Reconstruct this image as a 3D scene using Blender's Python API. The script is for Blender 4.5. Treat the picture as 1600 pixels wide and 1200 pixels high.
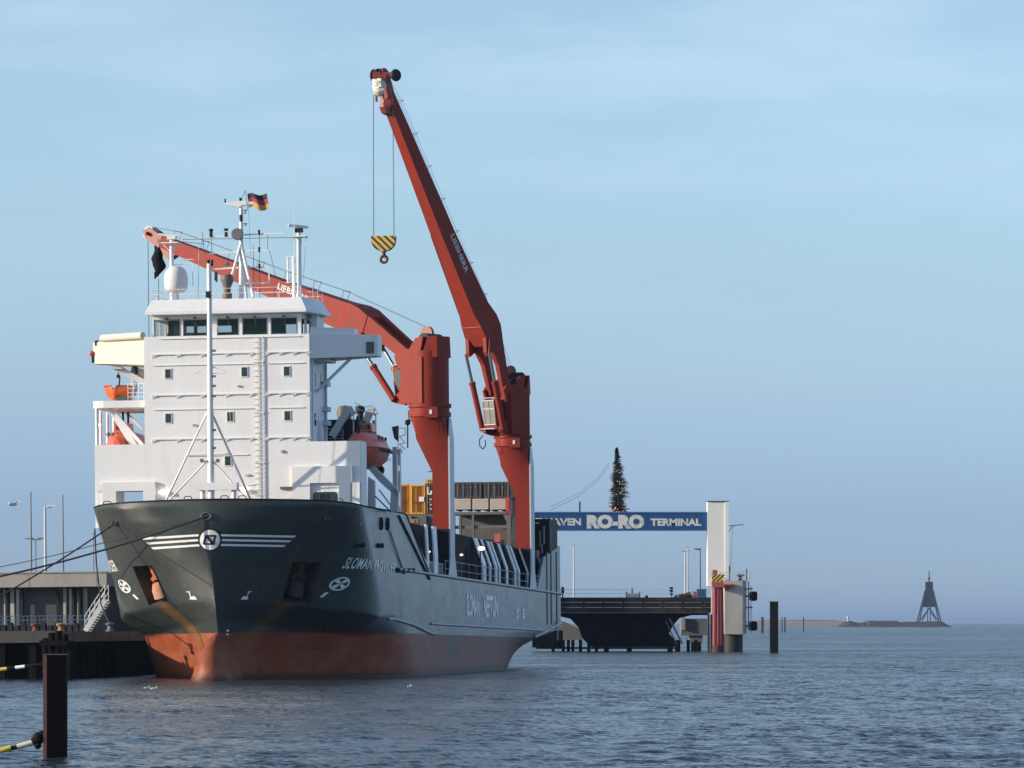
import bpy, bmesh, math, random
import numpy as np
from mathutils import Vector, Matrix
from mathutils.bvhtree import BVHTree
R = math.radians
V = Vector
random.seed(7)
rng = np.random.default_rng(11)
for o in list(bpy.data.objects): bpy.data.objects.remove(o)
SC = bpy.context.scene
COL = SC.collection

# ------------------------------------------------------------------ camera
F = 6500.0; HZ = 973.5; CH = 4.15            # focal length in photo pixels, horizon row, eye height
cd = bpy.data.cameras.new('camera'); cam = bpy.data.objects.new('camera', cd); COL.objects.link(cam)
cam.location = (0, 0, CH); cam.rotation_euler = (R(90), 0, 0)
cd.sensor_width = 36; cd.lens = F / 1600 * 36; cd.shift_y = (HZ - 600) / 1600
cd.clip_start = 1; cd.clip_end = 90000
SC.camera = cam
SC.render.resolution_x = 1024; SC.render.resolution_y = 768

# ------------------------------------------------------------------ light
SUN_EL = 15.0
sdir = V((-0.975, -0.222, math.tan(R(SUN_EL)))).normalized()   # towards the sun
w = bpy.data.worlds.new('World'); SC.world = w; w.use_nodes = True
nt = w.node_tree; nt.nodes.clear()
def N(nt, t, **k):
    n = nt.nodes.new(t)
    for a, b in k.items(): setattr(n, a, b)
    return n
out = N(nt, 'ShaderNodeOutputWorld'); bg = N(nt, 'ShaderNodeBackground')
sky = N(nt, 'ShaderNodeTexSky', sky_type='NISHITA', sun_disc=False)
sky.sun_elevation = R(SUN_EL); sky.sun_rotation = math.atan2(sdir.x, sdir.y)
sky.air_density = 1.0; sky.dust_density = 0.6; sky.ozone_density = 3.0; sky.altitude = 0
bg.inputs[1].default_value = 0.16
# thin high cirrus, mixed into the sky by direction
tc = N(nt, 'ShaderNodeTexCoord'); mp = N(nt, 'ShaderNodeMapping'); mp.inputs['Scale'].default_value = (3.0, 3.0, 16.0); mp.inputs['Rotation'].default_value = (0, R(-14), 0)
ns = N(nt, 'ShaderNodeTexNoise'); ns.inputs['Scale'].default_value = 2.6; ns.inputs['Detail'].default_value = 6; ns.inputs['Roughness'].default_value = .55
rp = N(nt, 'ShaderNodeValToRGB'); rp.color_ramp.elements[0].position = .42; rp.color_ramp.elements[1].position = .78
rp.color_ramp.elements[0].color = (0, 0, 0, 1); rp.color_ramp.elements[1].color = (1, 1, 1, 1)
sx = N(nt, 'ShaderNodeSeparateXYZ'); mr = N(nt, 'ShaderNodeMapRange'); mr.inputs[1].default_value = .05; mr.inputs[2].default_value = .14
mu = N(nt, 'ShaderNodeMath', operation='MULTIPLY'); mu2 = N(nt, 'ShaderNodeMath', operation='MULTIPLY'); mu2.inputs[1].default_value = .30
mx = N(nt, 'ShaderNodeMixRGB'); mx.inputs[2].default_value = (3.0, 3.5, 3.9, 1)
L = nt.links.new
# winter haze colours of the real sky, lowest degrees greyer and bluer than the clear-air model
tr = N(nt, 'ShaderNodeValToRGB'); tm = N(nt, 'ShaderNodeMixRGB', blend_type='MULTIPLY'); tm.inputs[0].default_value = 1
zm = N(nt, 'ShaderNodeMath', operation='MULTIPLY'); zm.inputs[1].default_value = 2.0
cr_ = tr.color_ramp; stops = [(-.02,.60,.84,1.5),(.0021,.575,.82,1.5),(.0267,.50,.665,1.23),(.0574,.67,.74,1.03),(.0879,.835,.86,.97),(.1182,.96,.955,1.01),(.1481,1.08,1.0,1.0),(.5,1.1,.98,.99)]
while len(cr_.elements) < len(stops): cr_.elements.new(.5)
for e, (p, r_, g_, b_) in zip(cr_.elements, stops): e.position = max(0, p*2); e.color = (r_/1.5, g_/1.5, b_/1.5, 1)
L(tc.outputs['Generated'], mp.inputs[0]); L(mp.outputs[0], ns.inputs[0]); L(ns.outputs[0], rp.inputs[0])
L(tc.outputs['Generated'], sx.inputs[0]); L(sx.outputs[2], mr.inputs[0]); L(rp.outputs[0], mu.inputs[0]); L(mr.outputs[0], mu.inputs[1])
L(mu.outputs[0], mu2.inputs[0]); L(mu2.outputs[0], mx.inputs[0]); L(sky.outputs[0], tm.inputs[1]); L(sx.outputs[2], zm.inputs[0]); L(zm.outputs[0], tr.inputs[0]); L(tr.outputs[0], tm.inputs[2]); L(tm.outputs[0], mx.inputs[1])
L(mx.outputs[0], bg.inputs[0]); L(bg.outputs[0], out.inputs[0])
sl = bpy.data.lights.new('sun', 'SUN'); sl.energy = 3.0; sl.angle = R(.5); sl.color = (1.0, .86, .68)
so = bpy.data.objects.new('sun', sl); COL.objects.link(so); so.rotation_euler = (-sdir).to_track_quat('-Z', 'Y').to_euler(); so.location = (-60, -60, 60)
SC.view_settings.view_transform = 'Standard'; SC.view_settings.look = 'None'; SC.view_settings.exposure = 0.926; SC.view_settings.gamma = 1
try: SC.view_settings.use_curve_mapping = False
except Exception: pass

# ------------------------------------------------------------------ frames of reference
PSI = math.atan(1050 / F)
D0 = 301.0
M_SHIP = Matrix.Translation(((328 - 800) / F * D0, D0, 0)) @ Matrix.Rotation(-PSI, 4, 'Z') @ Matrix.Rotation(R(-.55), 4, 'Y')
M_INV = M_SHIP.inverted(); ID = Matrix.Identity(4)
CAM = V((0, 0, CH)); CAML = M_INV @ CAM
def ray(px, py): return (M_INV.to_3x3() @ V(((px - 800) / F, 1, (HZ - py) / F))).normalized()
def FP(px, py, y):                       # measured point on the athwartships plane y
    d = ray(px, py); return CAML + d * ((y - CAML.y) / d.y)
def SP(px, py, x):                       # measured point on the fore-and-aft plane x
    d = ray(px, py); return CAML + d * ((x - CAML.x) / d.x)
def W(px, py, D): return V(((px - 800) / F * D, D, CH + (HZ - py) / F * D))
def PX(p, M=M_SHIP):
    q = M @ V(p); return (800 + q.x / q.y * F, HZ - (q.z - CH) / q.y * F)

# ------------------------------------------------------------------ mesh builder
class MB:
    def __init__(s): s.v = []; s.f = []; s.m = []; s.mi = 0
    def add(s, vs, fs):
        n = len(s.v); s.v += [tuple(p) for p in vs]
        for f in fs: s.f.append(tuple(i + n for i in f)); s.m.append(s.mi)
        return s
    def hexa(s, p): return s.add(p, [(0,3,2,1),(4,5,6,7),(0,1,5,4),(1,2,6,5),(2,3,7,6),(3,0,4,7)])
    def box(s, x0, x1, y0, y1, z0, z1):
        if x0 > x1: x0, x1 = x1, x0
        if y0 > y1: y0, y1 = y1, y0
        if z0 > z1: z0, z1 = z1, z0
        return s.hexa([(x0,y0,z0),(x1,y0,z0),(x1,y1,z0),(x0,y1,z0),(x0,y0,z1),(x1,y0,z1),(x1,y1,z1),(x0,y1,z1)])
    def bar(s, a, b, w, h=None, up=(0,0,1)):
        a = V(a); b = V(b); h = h or w; d = (b - a).normalized(); up = V(up)
        if abs(d.dot(up)) > .98: up = V((0,1,0))
        r = d.cross(up).normalized(); u = r.cross(d)
        r *= w/2; u *= h/2
        return s.hexa([a-r-u, a+r-u, b+r-u, b-r-u, a-r+u, a+r+u, b+r+u, b-r+u])
    def tube(s, a, b, r, r2=None, n=10):
        a = V(a); b = V(b); r2 = r if r2 is None else r2; d = (b - a).normalized()
        up = V((0,0,1)) if abs(d.z) < .95 else V((0,1,0))
        x = d.cross(up).normalized(); y = d.cross(x)
        vs = []
        for p, q in ((a, r), (b, r2)):
            for i in range(n):
                t = 2*math.pi*i/n; vs.append(p + x*(q*math.cos(t)) + y*(q*math.sin(t)))
        fs = [(i, (i+1)%n, n+(i+1)%n, n+i) for i in range(n)] + [tuple(range(n))[::-1], tuple(range(n, 2*n))]
        return s.add(vs, fs)
    def path(s, pts, r, n=6):
        for a, b in zip(pts[:-1], pts[1:]): s.tube(a, b, r, n=n)
        return s
    def prism(s, poly, off):
        n = len(poly); off = V(off); vs = [V(p) for p in poly] + [V(p) + off for p in poly]
        return s.add(vs, [tuple(range(n))[::-1], tuple(range(n, 2*n))] + [(i, (i+1)%n, n+(i+1)%n, n+i) for i in range(n)])
    def lathe(s, prof, c, n=24, ax=2):
        vs = []; c = V(c)
        for r, z in prof:
            for i in range(n):
                t = 2*math.pi*i/n; a, b = r*math.cos(t), r*math.sin(t)
                vs.append(c + (V((a,b,z)) if ax == 2 else V((z,a,b)) if ax == 0 else V((a,z,b))))
        k = len(prof); fs = [(j*n+i, j*n+(i+1)%n, (j+1)*n+(i+1)%n, (j+1)*n+i) for j in range(k-1) for i in range(n)]
        return s.add(vs, fs + [tuple(range(n))[::-1], tuple(range((k-1)*n, k*n))])
    def ball(s, c, r, n=12, sz=1.0):
        return s.lathe([(max(.001, r*math.sin(math.pi*j/8)), -r*sz*math.cos(math.pi*j/8)) for j in range(9)], c, n)
    def loft(s, rings, cap=True):
        n = len(rings[0]); vs = [p for r in rings for p in r]; k = len(rings)
        fs = [(j*n+i, j*n+(i+1)%n, (j+1)*n+(i+1)%n, (j+1)*n+i) for j in range(k-1) for i in range(n)]
        if cap: fs += [tuple(range(n))[::-1], tuple(range((k-1)*n, k*n))]
        return s.add(vs, fs)
    def clusters(s):
        n = len(s.v); par = list(range(n))
        def fd(i):
            while par[i] != i: par[i] = par[par[i]]; i = par[i]
            return i
        for f in s.f:
            r0 = fd(f[0])
            for j in f[1:]: par[fd(j)] = r0
        isl = {}
        for i in range(n): isl.setdefault(fd(i), []).append(i)
        C = [[set(v), [min(s.v[i][k] for i in v)-.03 for k in range(3)], [max(s.v[i][k] for i in v)+.03 for k in range(3)]] for v in isl.values()]
        ch = True
        while ch:
            ch = False
            for a in range(len(C)):
                for b in range(a+1, len(C)):
                    if all(C[a][1][k] <= C[b][2][k] and C[b][1][k] <= C[a][2][k] for k in range(3)):
                        C[a] = [C[a][0] | C[b][0], [min(x, y) for x, y in zip(C[a][1], C[b][1])], [max(x, y) for x, y in zip(C[a][2], C[b][2])]]; C.pop(b); ch = True; break
                if ch: break
        out = []
        for ids, _, _ in C:
            m = MB(); mp = {}
            for i in sorted(ids): mp[i] = len(m.v); m.v.append(s.v[i])
            for f, q in zip(s.f, s.m):
                if f[0] in mp: m.f.append(tuple(mp[i] for i in f)); m.m.append(q)
            out.append(m)
        return out
    def build(s, name, mat, parent=None, base=None, smooth=None, label=None):
        if name in SPLIT and parent:
            SPLIT.discard(name); cs = s.clusters(); r = None
            for c in cs: o = c.build(name, mat, parent, base, smooth, label); r = r or o
            SPLIT.add(name); return r
        me = bpy.data.meshes.new(name); b = BASE.get(parent.name, V((0,0,0))) if parent else (V(base) if base is not None else V((0,0,0)))
        me.from_pydata([(p[0]-b.x, p[1]-b.y, p[2]-b.z) for p in s.v], [], s.f); me.validate()
        for m in (mat if isinstance(mat, (list, tuple)) else [mat]): me.materials.append(m)
        if len(me.polygons) == len(s.m): me.polygons.foreach_set('material_index', s.m)
        bm = bmesh.new(); bm.from_mesh(me); bmesh.ops.remove_doubles(bm, verts=bm.verts, dist=1e-5) if smooth else None
        bmesh.ops.recalc_face_normals(bm, faces=bm.faces)
        if smooth:
            for f in bm.faces: f.smooth = True
            for e in bm.edges:
                if len(e.link_faces) == 2 and e.calc_face_angle(0) > R(smooth): e.smooth = False
        bm.to_mesh(me); bm.free()
        o = bpy.data.objects.new(name, me); COL.objects.link(o)
        if parent: o.parent = parent; BASE[o.name] = b
        if label: o['label'] = label
        return o
BASE = {}
SPLIT = set('panel_joint pile_cap draught_mark wall_fixture white_column gallery_post side_fittings boat_deck_frame deck_pillar navigation_light stern_pipe freeing_port_pin roller_hoop boat_davit rubber_fender thin_pile ramp_pile block_pile mast_lamp_bracket light_bulb whip_aerial lifting_hook crate_foot red_dot hoist_fall gate_window_louvre quay_pile fender_strip masthead_lamp cover_strap mast_stay wing_instrument search_lamp_stand guy_rope fall_block lamp_post rope_guide luffing_cylinder float crane_bracket casing_part grab_loop side_window pier_bollard top_ball timber_leg weed_clump pile coaming_stiffener'.split())
def tag(o, label, cat, group=None, kind=None):
    if label: o['label'] = label
    if cat: o['category'] = cat
    if group: o['group'] = group
    if kind: o['kind'] = kind
    return o
def thing(name, label, cat, base=(0,0,0), M=ID, group=None):
    o = bpy.data.objects.new(name, None); COL.objects.link(o); base = V(base); o.empty_display_size = .5
    o.matrix_world = M @ Matrix.Translation(base); BASE[o.name] = base
    return tag(o, label, cat, group)
def solo(mb, name, mat, label, cat, base=(0,0,0), M=ID, group=None, smooth=None, kind=None):
    o = mb.build(name, mat, None, base, smooth); o.matrix_world = M @ Matrix.Translation(V(base))
    return tag(o, label, cat, group, kind)
def text2d(s, size=1.0, offset=0.0, shear=0.0, res=2, spacing=1.0):
    c = bpy.data.curves.new('t', 'FONT'); c.body = s; c.size = size; c.offset = offset; c.shear = shear; c.resolution_u = res; c.space_character = spacing
    o = bpy.data.objects.new('t', c); COL.objects.link(o); bpy.context.view_layer.update()
    me = bpy.data.meshes.new_from_object(o); bpy.data.objects.remove(o)
    v = [(p.co.x, p.co.y) for p in me.vertices]; f = [tuple(p.vertices) for p in me.polygons]
    bpy.data.meshes.remove(me); bpy.data.curves.remove(c)
    xs = [p[0] for p in v]; ys = [p[1] for p in v]; x0, x1, y0, y1 = min(xs), max(xs), min(ys), max(ys)
    return [((x-x0)/(x1-x0), (y-y0)/(y1-y0)) for x, y in v], f      # normalised to the unit square

# ------------------------------------------------------------------ materials
def mat(name, col, rough=.5, metal=0.0, var=.12, scale=1.5, stretch=(1,1,1), dirt=None, damt=.3, dscale=.6, bump=0.0, bscale=6.0, spec=.5, emit=None, es=0):
    m = bpy.data.materials.new(name); m.use_nodes = True; nt = m.node_tree; b = nt.nodes['Principled BSDF']; L = nt.links.new
    b.inputs['Roughness'].default_value = rough; b.inputs['Metallic'].default_value = metal; b.inputs['Specular IOR Level'].default_value = spec
    tc = N(nt, 'ShaderNodeTexCoord'); mp = N(nt, 'ShaderNodeMapping'); mp.inputs['Scale'].default_value = stretch; L(tc.outputs['Object'], mp.inputs[0])
    ns = N(nt, 'ShaderNodeTexNoise'); ns.inputs['Scale'].default_value = scale; ns.inputs['Detail'].default_value = 5; L(mp.outputs[0], ns.inputs[0])
    mx = N(nt, 'ShaderNodeMixRGB'); mx.inputs[1].default_value = (*[c*(1-var) for c in col], 1); mx.inputs[2].default_value = (*[min(1, c*(1+var)) for c in col], 1); L(ns.outputs[0], mx.inputs[0])
    o = mx.outputs[0]
    if dirt:
        n2 = N(nt, 'ShaderNodeTexNoise'); n2.inputs['Scale'].default_value = dscale; n2.inputs['Detail'].default_value = 8; n2.inputs['Roughness'].default_value = .65; L(mp.outputs[0], n2.inputs[0])
        r = N(nt, 'ShaderNodeMapRange'); r.inputs[1].default_value = .5; r.inputs[2].default_value = .75; r.inputs[4].default_value = damt; L(n2.outputs[0], r.inputs[0])
        m2 = N(nt, 'ShaderNodeMixRGB'); m2.inputs[2].default_value = (*dirt, 1); L(r.outputs[0], m2.inputs[0]); L(o, m2.inputs[1]); o = m2.outputs[0]
    L(o, b.inputs['Base Color'])
    if bump:
        n3 = N(nt, 'ShaderNodeTexNoise'); n3.inputs['Scale'].default_value = bscale; n3.inputs['Detail'].default_value = 3; L(mp.outputs[0], n3.inputs[0])
        bp = N(nt, 'ShaderNodeBump'); bp.inputs['Strength'].default_value = .6; bp.inputs['Distance'].default_value = bump; L(n3.outputs[0], bp.inputs['Height']); L(bp.outputs[0], b.inputs['Normal'])
    if emit: b.inputs['Emission Color'].default_value = (*emit, 1); b.inputs['Emission Strength'].default_value = es
    return m
WHITE = mat('white_paint', (.755,.755,.745), .42, var=.035, scale=.9, dirt=(.42,.34,.25), damt=.17, dscale=.6, stretch=(1.8,1.8,.28), bump=.012, bscale=.8)
WHITE2 = mat('white_fittings', (.72,.72,.70), .45, var=.05)
CREAM = mat('cream_canvas', (.66,.62,.50), .75, var=.05, scale=1.2, bump=.05, bscale=1.6)
PALE = mat('pale_grey_paint', (.52,.55,.57), .4, var=.07, scale=.8, dirt=(.25,.22,.2), damt=.35, stretch=(2,2,.4))
RED = mat('crane_red', (.245,.029,.016), .6, spec=.18, var=.16, scale=.7, dirt=(.13,.035,.03), damt=.5, dscale=.6, stretch=(1.5,1.5,.5))
REDD = mat('crane_red_fittings', (.20,.028,.022), .5, var=.15)
ORANGE = mat('boat_orange', (.66,.12,.06), .35, var=.06, dirt=(.4,.13,.07), damt=.25)
ORANGE2 = mat('rescue_orange', (.72,.12,.02), .35, var=.06)
GREY = mat('grey_steel', (.13,.133,.13), .5, var=.15, dirt=(.10,.08,.07), damt=.5)
DARK = mat('dark_steel', (.014,.015,.018), .6, spec=.25, var=.3, dirt=(.035,.026,.02), damt=.4)
DARKG = mat('coaming_grey', (.018,.021,.025), .8, spec=.12, var=.25, scale=.6, dirt=(.05,.045,.04), damt=.4, stretch=(1,1,.3))
BLACK = mat('black_rubber', (.006,.006,.0065), .8, spec=.15, var=.3)
BROWN = mat('funnel_brown', (.13,.095,.075), .6, var=.3)
ROPE = mat('mooring_rope', (.035,.033,.032), .85, var=.4, scale=8)
WIRE = mat('steel_wire', (.05,.05,.055), .6, var=.2)
BAG = mat('silver_foil', (.62,.60,.52), .35, var=.35, scale=5, bump=.12, bscale=4)
MARK = mat('white_marking', (.84,.85,.84), .3, spec=.5, var=.10, scale=3, dirt=(.25,.27,.28), damt=.25, dscale=1.5)
MARKF = mat('faded_marking', (.86,.90,.93), .25, var=.1, scale=3, dirt=(.25,.28,.3), damt=.5, dscale=2.5)
INT = mat('cabin_interior', (.012,.015,.014), .7, var=.3)
RUST_SUN = mat('sunlit_rust', (.50,.13,.035), .8, var=.35, scale=2.2, dirt=(.16,.06,.03), damt=.7, dscale=1.2)  # anchor rust with the sunlight of the starboard bow put into the colour
RUST_SHADE = mat('shaded_rust', (.09,.045,.03), .85, var=.4, scale=2, dirt=(.03,.02,.02), damt=.7)  # same anchor rust darkened to paint the shade of the port bow
LAMP = mat('lamp_glow', (1,.8,.5), .4, emit=(1,.55,.25), es=3.5)
LAMPW = mat('lamp_glow_white', (1,.9,.8), .4, emit=(1,.88,.66), es=1.6)
def glass(name, col, rough=.05, alpha=1.0):
    m = bpy.data.materials.new(name); m.use_nodes = True; b = m.node_tree.nodes['Principled BSDF']
    b.inputs['Base Color'].default_value = (*col, 1); b.inputs['Roughness'].default_value = rough; b.inputs['Alpha'].default_value = alpha; b.inputs['Specular IOR Level'].default_value = .5
    return m
GLASS = glass('window_glass', (.02,.035,.03), .06)
PANE = glass('clear_tinted_glass', (.004,.030,.026), .04, .22)
# ------------------------------------------------------------------ water: one sheet from the quay wall to the horizon
WV0, WV1 = .35, 1.45; LE0, LE1 = -.03, -.17
def make_water():
    ys = np.concatenate([np.array([-300., -120, -50, -20, 0, 20, 40, 55, 70, 80, 88, 94, 99]), (CH*F)/np.concatenate([np.arange(262, 120, -.34), np.arange(120, 48, -.22)]), (CH*F)/np.geomspace(48, .45, 150)])
    th = np.concatenate([np.linspace(-1.25, -.32, 12)[:-1], np.linspace(-.32, -.135, 60)[:-1], np.linspace(-.135, .135, 1050), np.linspace(.135, .32, 60)[1:], np.linspace(.32, 1.25, 12)[1:]])
    Y, T = np.meshgrid(ys, th, indexing='ij')
    spread = np.where(Y > 100, Y, 100 + (100-Y)*.0)
    X = np.tan(T) * spread
    step = np.gradient(ys)[:, None] * np.ones_like(T)
    Z = np.zeros_like(X)
    DX = np.zeros_like(X)
    for k in range(90):
        lam = .4 * (4.2/.4) ** (rng.random())
        ang = R(-62) + rng.normal()*.55
        kx, ky = math.cos(ang)*2*math.pi/lam, math.sin(ang)*2*math.pi/lam
        a = .0052 * lam**.7
        att = np.clip(1.6 - step*2.6/ lam, 0, 1)
        Z += a*att*np.sin(kx*X + ky*Y + rng.random()*6.28)
    g = .65 + .35*np.sin(X*.045 + 1.3*np.sin(Y*.021)) * np.sin(Y*.05 + .7*np.sin(X*.03))
    Z = np.where(Y > 90, Z*g, 0)
    Z = Z + .35*np.maximum(Z, 0)**1.5
    nr, nc = X.shape
    co = np.stack([X, Y, Z], -1).reshape(-1, 3).astype(np.float32)
    i = np.arange(nr-1)[:, None]*nc + np.arange(nc-1)[None]
    q = np.stack([i, i+1, i+nc+1, i+nc], -1).reshape(-1).astype(np.int32)
    me = bpy.data.meshes.new('water'); me.vertices.add(len(co)); me.vertices.foreach_set('co', co.ravel())
    nf = len(q)//4; me.loops.add(len(q)); me.loops.foreach_set('vertex_index', q); me.polygons.add(nf)
    me.polygons.foreach_set('loop_start', np.arange(nf, dtype=np.int32)*4); me.polygons.foreach_set('loop_total', np.full(nf, 4, np.int32))
    me.polygons.foreach_set('use_smooth', np.ones(nf, bool)); me.update(); me.validate()
    m = bpy.data.materials.new('harbour_water'); m.use_nodes = True; nt = m.node_tree; b = nt.nodes['Principled BSDF']; L = nt.links.new
    b.inputs['Roughness'].default_value = .16; b.inputs['IOR'].default_value = 1.333
    tc = N(nt, 'ShaderNodeTexCoord')
    mp = N(nt, 'ShaderNodeMapping'); mp.inputs['Scale'].default_value = (.011, .040, 1); L(tc.outputs['Object'], mp.inputs[0])
    n0 = N(nt, 'ShaderNodeTexNoise'); n0.inputs['Scale'].default_value = 1.0; n0.inputs['Detail'].default_value = 9; n0.inputs['Roughness'].default_value = .68; L(mp.outputs[0], n0.inputs[0])
    mx = N(nt, 'ShaderNodeMixRGB'); mx.inputs[1].default_value = (.018, .040, .054, 1); mx.inputs[2].default_value = (.044, .050, .044, 1); L(n0.outputs[0], mx.inputs[0]); L(mx.outputs[0], b.inputs['Base Color'])
    m1 = N(nt, 'ShaderNodeMapping'); m1.inputs['Rotation'].default_value = (0, 0, R(28)); m1.inputs['Scale'].default_value = (1, 1.7, 1); L(tc.outputs['Object'], m1.inputs[0])
    def nz(sc, det): n = N(nt, 'ShaderNodeTexNoise'); n.inputs['Scale'].default_value = sc; n.inputs['Detail'].default_value = det; n.inputs['Roughness'].default_value = .6; L(m1.outputs[0], n.inputs[0]); return n.outputs['Color']
    def vm(op, a, b_):
        n = N(nt, 'ShaderNodeVectorMath', operation=op)
        for k, q in enumerate((a, b_)):
            if q is None: continue
            if isinstance(q, tuple): n.inputs[k].default_value = q
            elif isinstance(q, float): n.inputs['Scale'].default_value = q
            else: L(q, n.inputs[k])
        return n.outputs[0]
    r0 = N(nt, 'ShaderNodeMapRange'); r0.inputs[1].default_value = .36; r0.inputs[2].default_value = .62; r0.inputs[3].default_value = WV0; r0.inputs[4].default_value = WV1; L(n0.outputs[0], r0.inputs[0])
    a = vm('MULTIPLY', vm('SUBTRACT', nz(4.2, 4), (.5,.5,.5)), (1.8,1.8,0.)); c = vm('MULTIPLY', vm('SUBTRACT', nz(.7, 4), (.5,.5,.5)), (.9,.9,0.))
    # beyond the modelled waves the steep lee faces stand in for the chop
    sp = N(nt, 'ShaderNodeSeparateXYZ'); L(tc.outputs['Object'], sp.inputs[0]); fr_ = N(nt, 'ShaderNodeMapRange'); fr_.inputs[1].default_value = 110; fr_.inputs[2].default_value = 480; fr_.inputs[3].default_value = LE0; fr_.inputs[4].default_value = LE1; L(sp.outputs[1], fr_.inputs[0])
    cb = N(nt, 'ShaderNodeCombineXYZ'); L(fr_.outputs[0], cb.inputs[1]); a = vm('ADD', a, cb.outputs[0])
    d = N(nt, 'ShaderNodeVectorMath', operation='SCALE'); L(vm('ADD', a, c), d.inputs[0]); L(r0.outputs[0], d.inputs['Scale'])
    geo = N(nt, 'ShaderNodeNewGeometry'); L(vm('NORMALIZE', vm('ADD', geo.outputs['Normal'], d.outputs[0]), None), b.inputs['Normal'])
    me.materials.append(m)
    o = bpy.data.objects.new('water', me); COL.objects.link(o); tag(o, None, None, kind='structure')
    return o
make_water()

# ------------------------------------------------------------------ ship hull
ship = thing('cargo_ship', 'dark grey cargo ship with white deckhouse and two red cranes moored at the quay', 'ship', (0,0,0), M_SHIP)
BM = 10.1
def sst(t): t = max(0., min(1., t)); return t*t*(3-2*t)
def lerp(a, b, t): return a + (b-a)*t
def table(t, tb):
    if t <= tb[0][0]: return tb[0][1]
    for (a, p), (b, q) in zip(tb[:-1], tb[1:]):
        if t <= b: return lerp(p, q, (t-a)/(b-a))
    return tb[-1][1]
def stem(z): return table(z, [(-1,3.4),(0,3.2),(2,3.0),(3.4,2.7),(6,1.7),(9,.7),(11.5,.1),(13.5,0)])
def yend(z): return table(z, [(-1,89),(0,89.5),(1.2,90),(2.0,91),(2.7,94),(3.2,98.5),(3.7,104.4),(12,104.4)])
def ztop(y): return table(y, [(0,13.1),(3,12.95),(6.5,12.65),(23,12.55),(24,12.4),(33.5,7.98),(106,6.85)])
def zknk(y): return table(y, [(0,6.0),(8,5.0),(13,4.5),(19,4.6),(27,4.1),(34,3.45),(110,3.0)])
def halfb(y, z):
    zt = max(0., min(1., (z-4)/8.6))
    yy = max(0., y - stem(z))
    Lu = lerp(12.3, 6.7, zt**1.6); bu = (BM - .25*(1-zt)*sst(1-yy/30)) * (1 - max(0., 1-yy/Lu)**2.3)**lerp(1.0, .64, zt**1.7)
    bl = BM*(1 - max(0., 1-yy/lerp(27, 21, min(1, max(0, z)/4)))**2.25)
    k = zknk(y); s = max(0., min(1., (z-(k-1.35))/1.35))**.9
    b = lerp(bl, max(bu, bl), s)
    if y > 58:
        f = max(0., min(1., (y-58)/(yend(max(z,0))-58))); b *= 1 - .42*max(0, 1-max(z,0)/3.2)*f**3.2
    return b
offs = [30*(i/84)**2.1 for i in range(85)] + list(np.linspace(31.2, 100, 56))
NV = 96
def hull_pt(o, v):
    zt = ztop(o)
    z = -1 + (zt+1)*v
    s = stem(z); e = yend(z); y = s + o*(e-s)/100.0*1.0 if o > 30 else s + o
    if o > 30: t = (o-30)/70; y = lerp(s+30, e, t)
    return y, z
hv = []; hf = []
for side in (1, -1):
    n0 = len(hv)
    for o in offs:
        for k in range(NV+1):
            y, z = hull_pt(o, k/NV); hv.append((side*halfb(y, z), y, z))
    for i in range(len(offs)-1):
        for k in range(NV):
            a = n0 + i*(NV+1)+k; q = (a, a+NV+1, a+NV+2, a+1); hf.append(q if side > 0 else q[::-1])
n0 = (NV+1)*len(offs); last = (len(offs)-1)*(NV+1)
for k in range(NV): hf.append((last+k, last+k+1, n0+last+k+1, n0+last+k)[::-1])
HB = BVHTree.FromPolygons([V(p) for p in hv], hf)
def hit(px, py, off=.03):
    h, n, i, d = HB.ray_cast(CAML, ray(px, py))
    if h is None: return None
    if n.dot(CAML-h) < 0: n = -n
    return h + n*off, n
def side_hit(y, z, side=1, off=.03):
    h, n, i, d = HB.ray_cast(V((side*40, y, z)), V((-side, 0, 0)))
    if h is None: return V((side*BM, y, z))
    return h + V((side*off, 0, 0))

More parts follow.
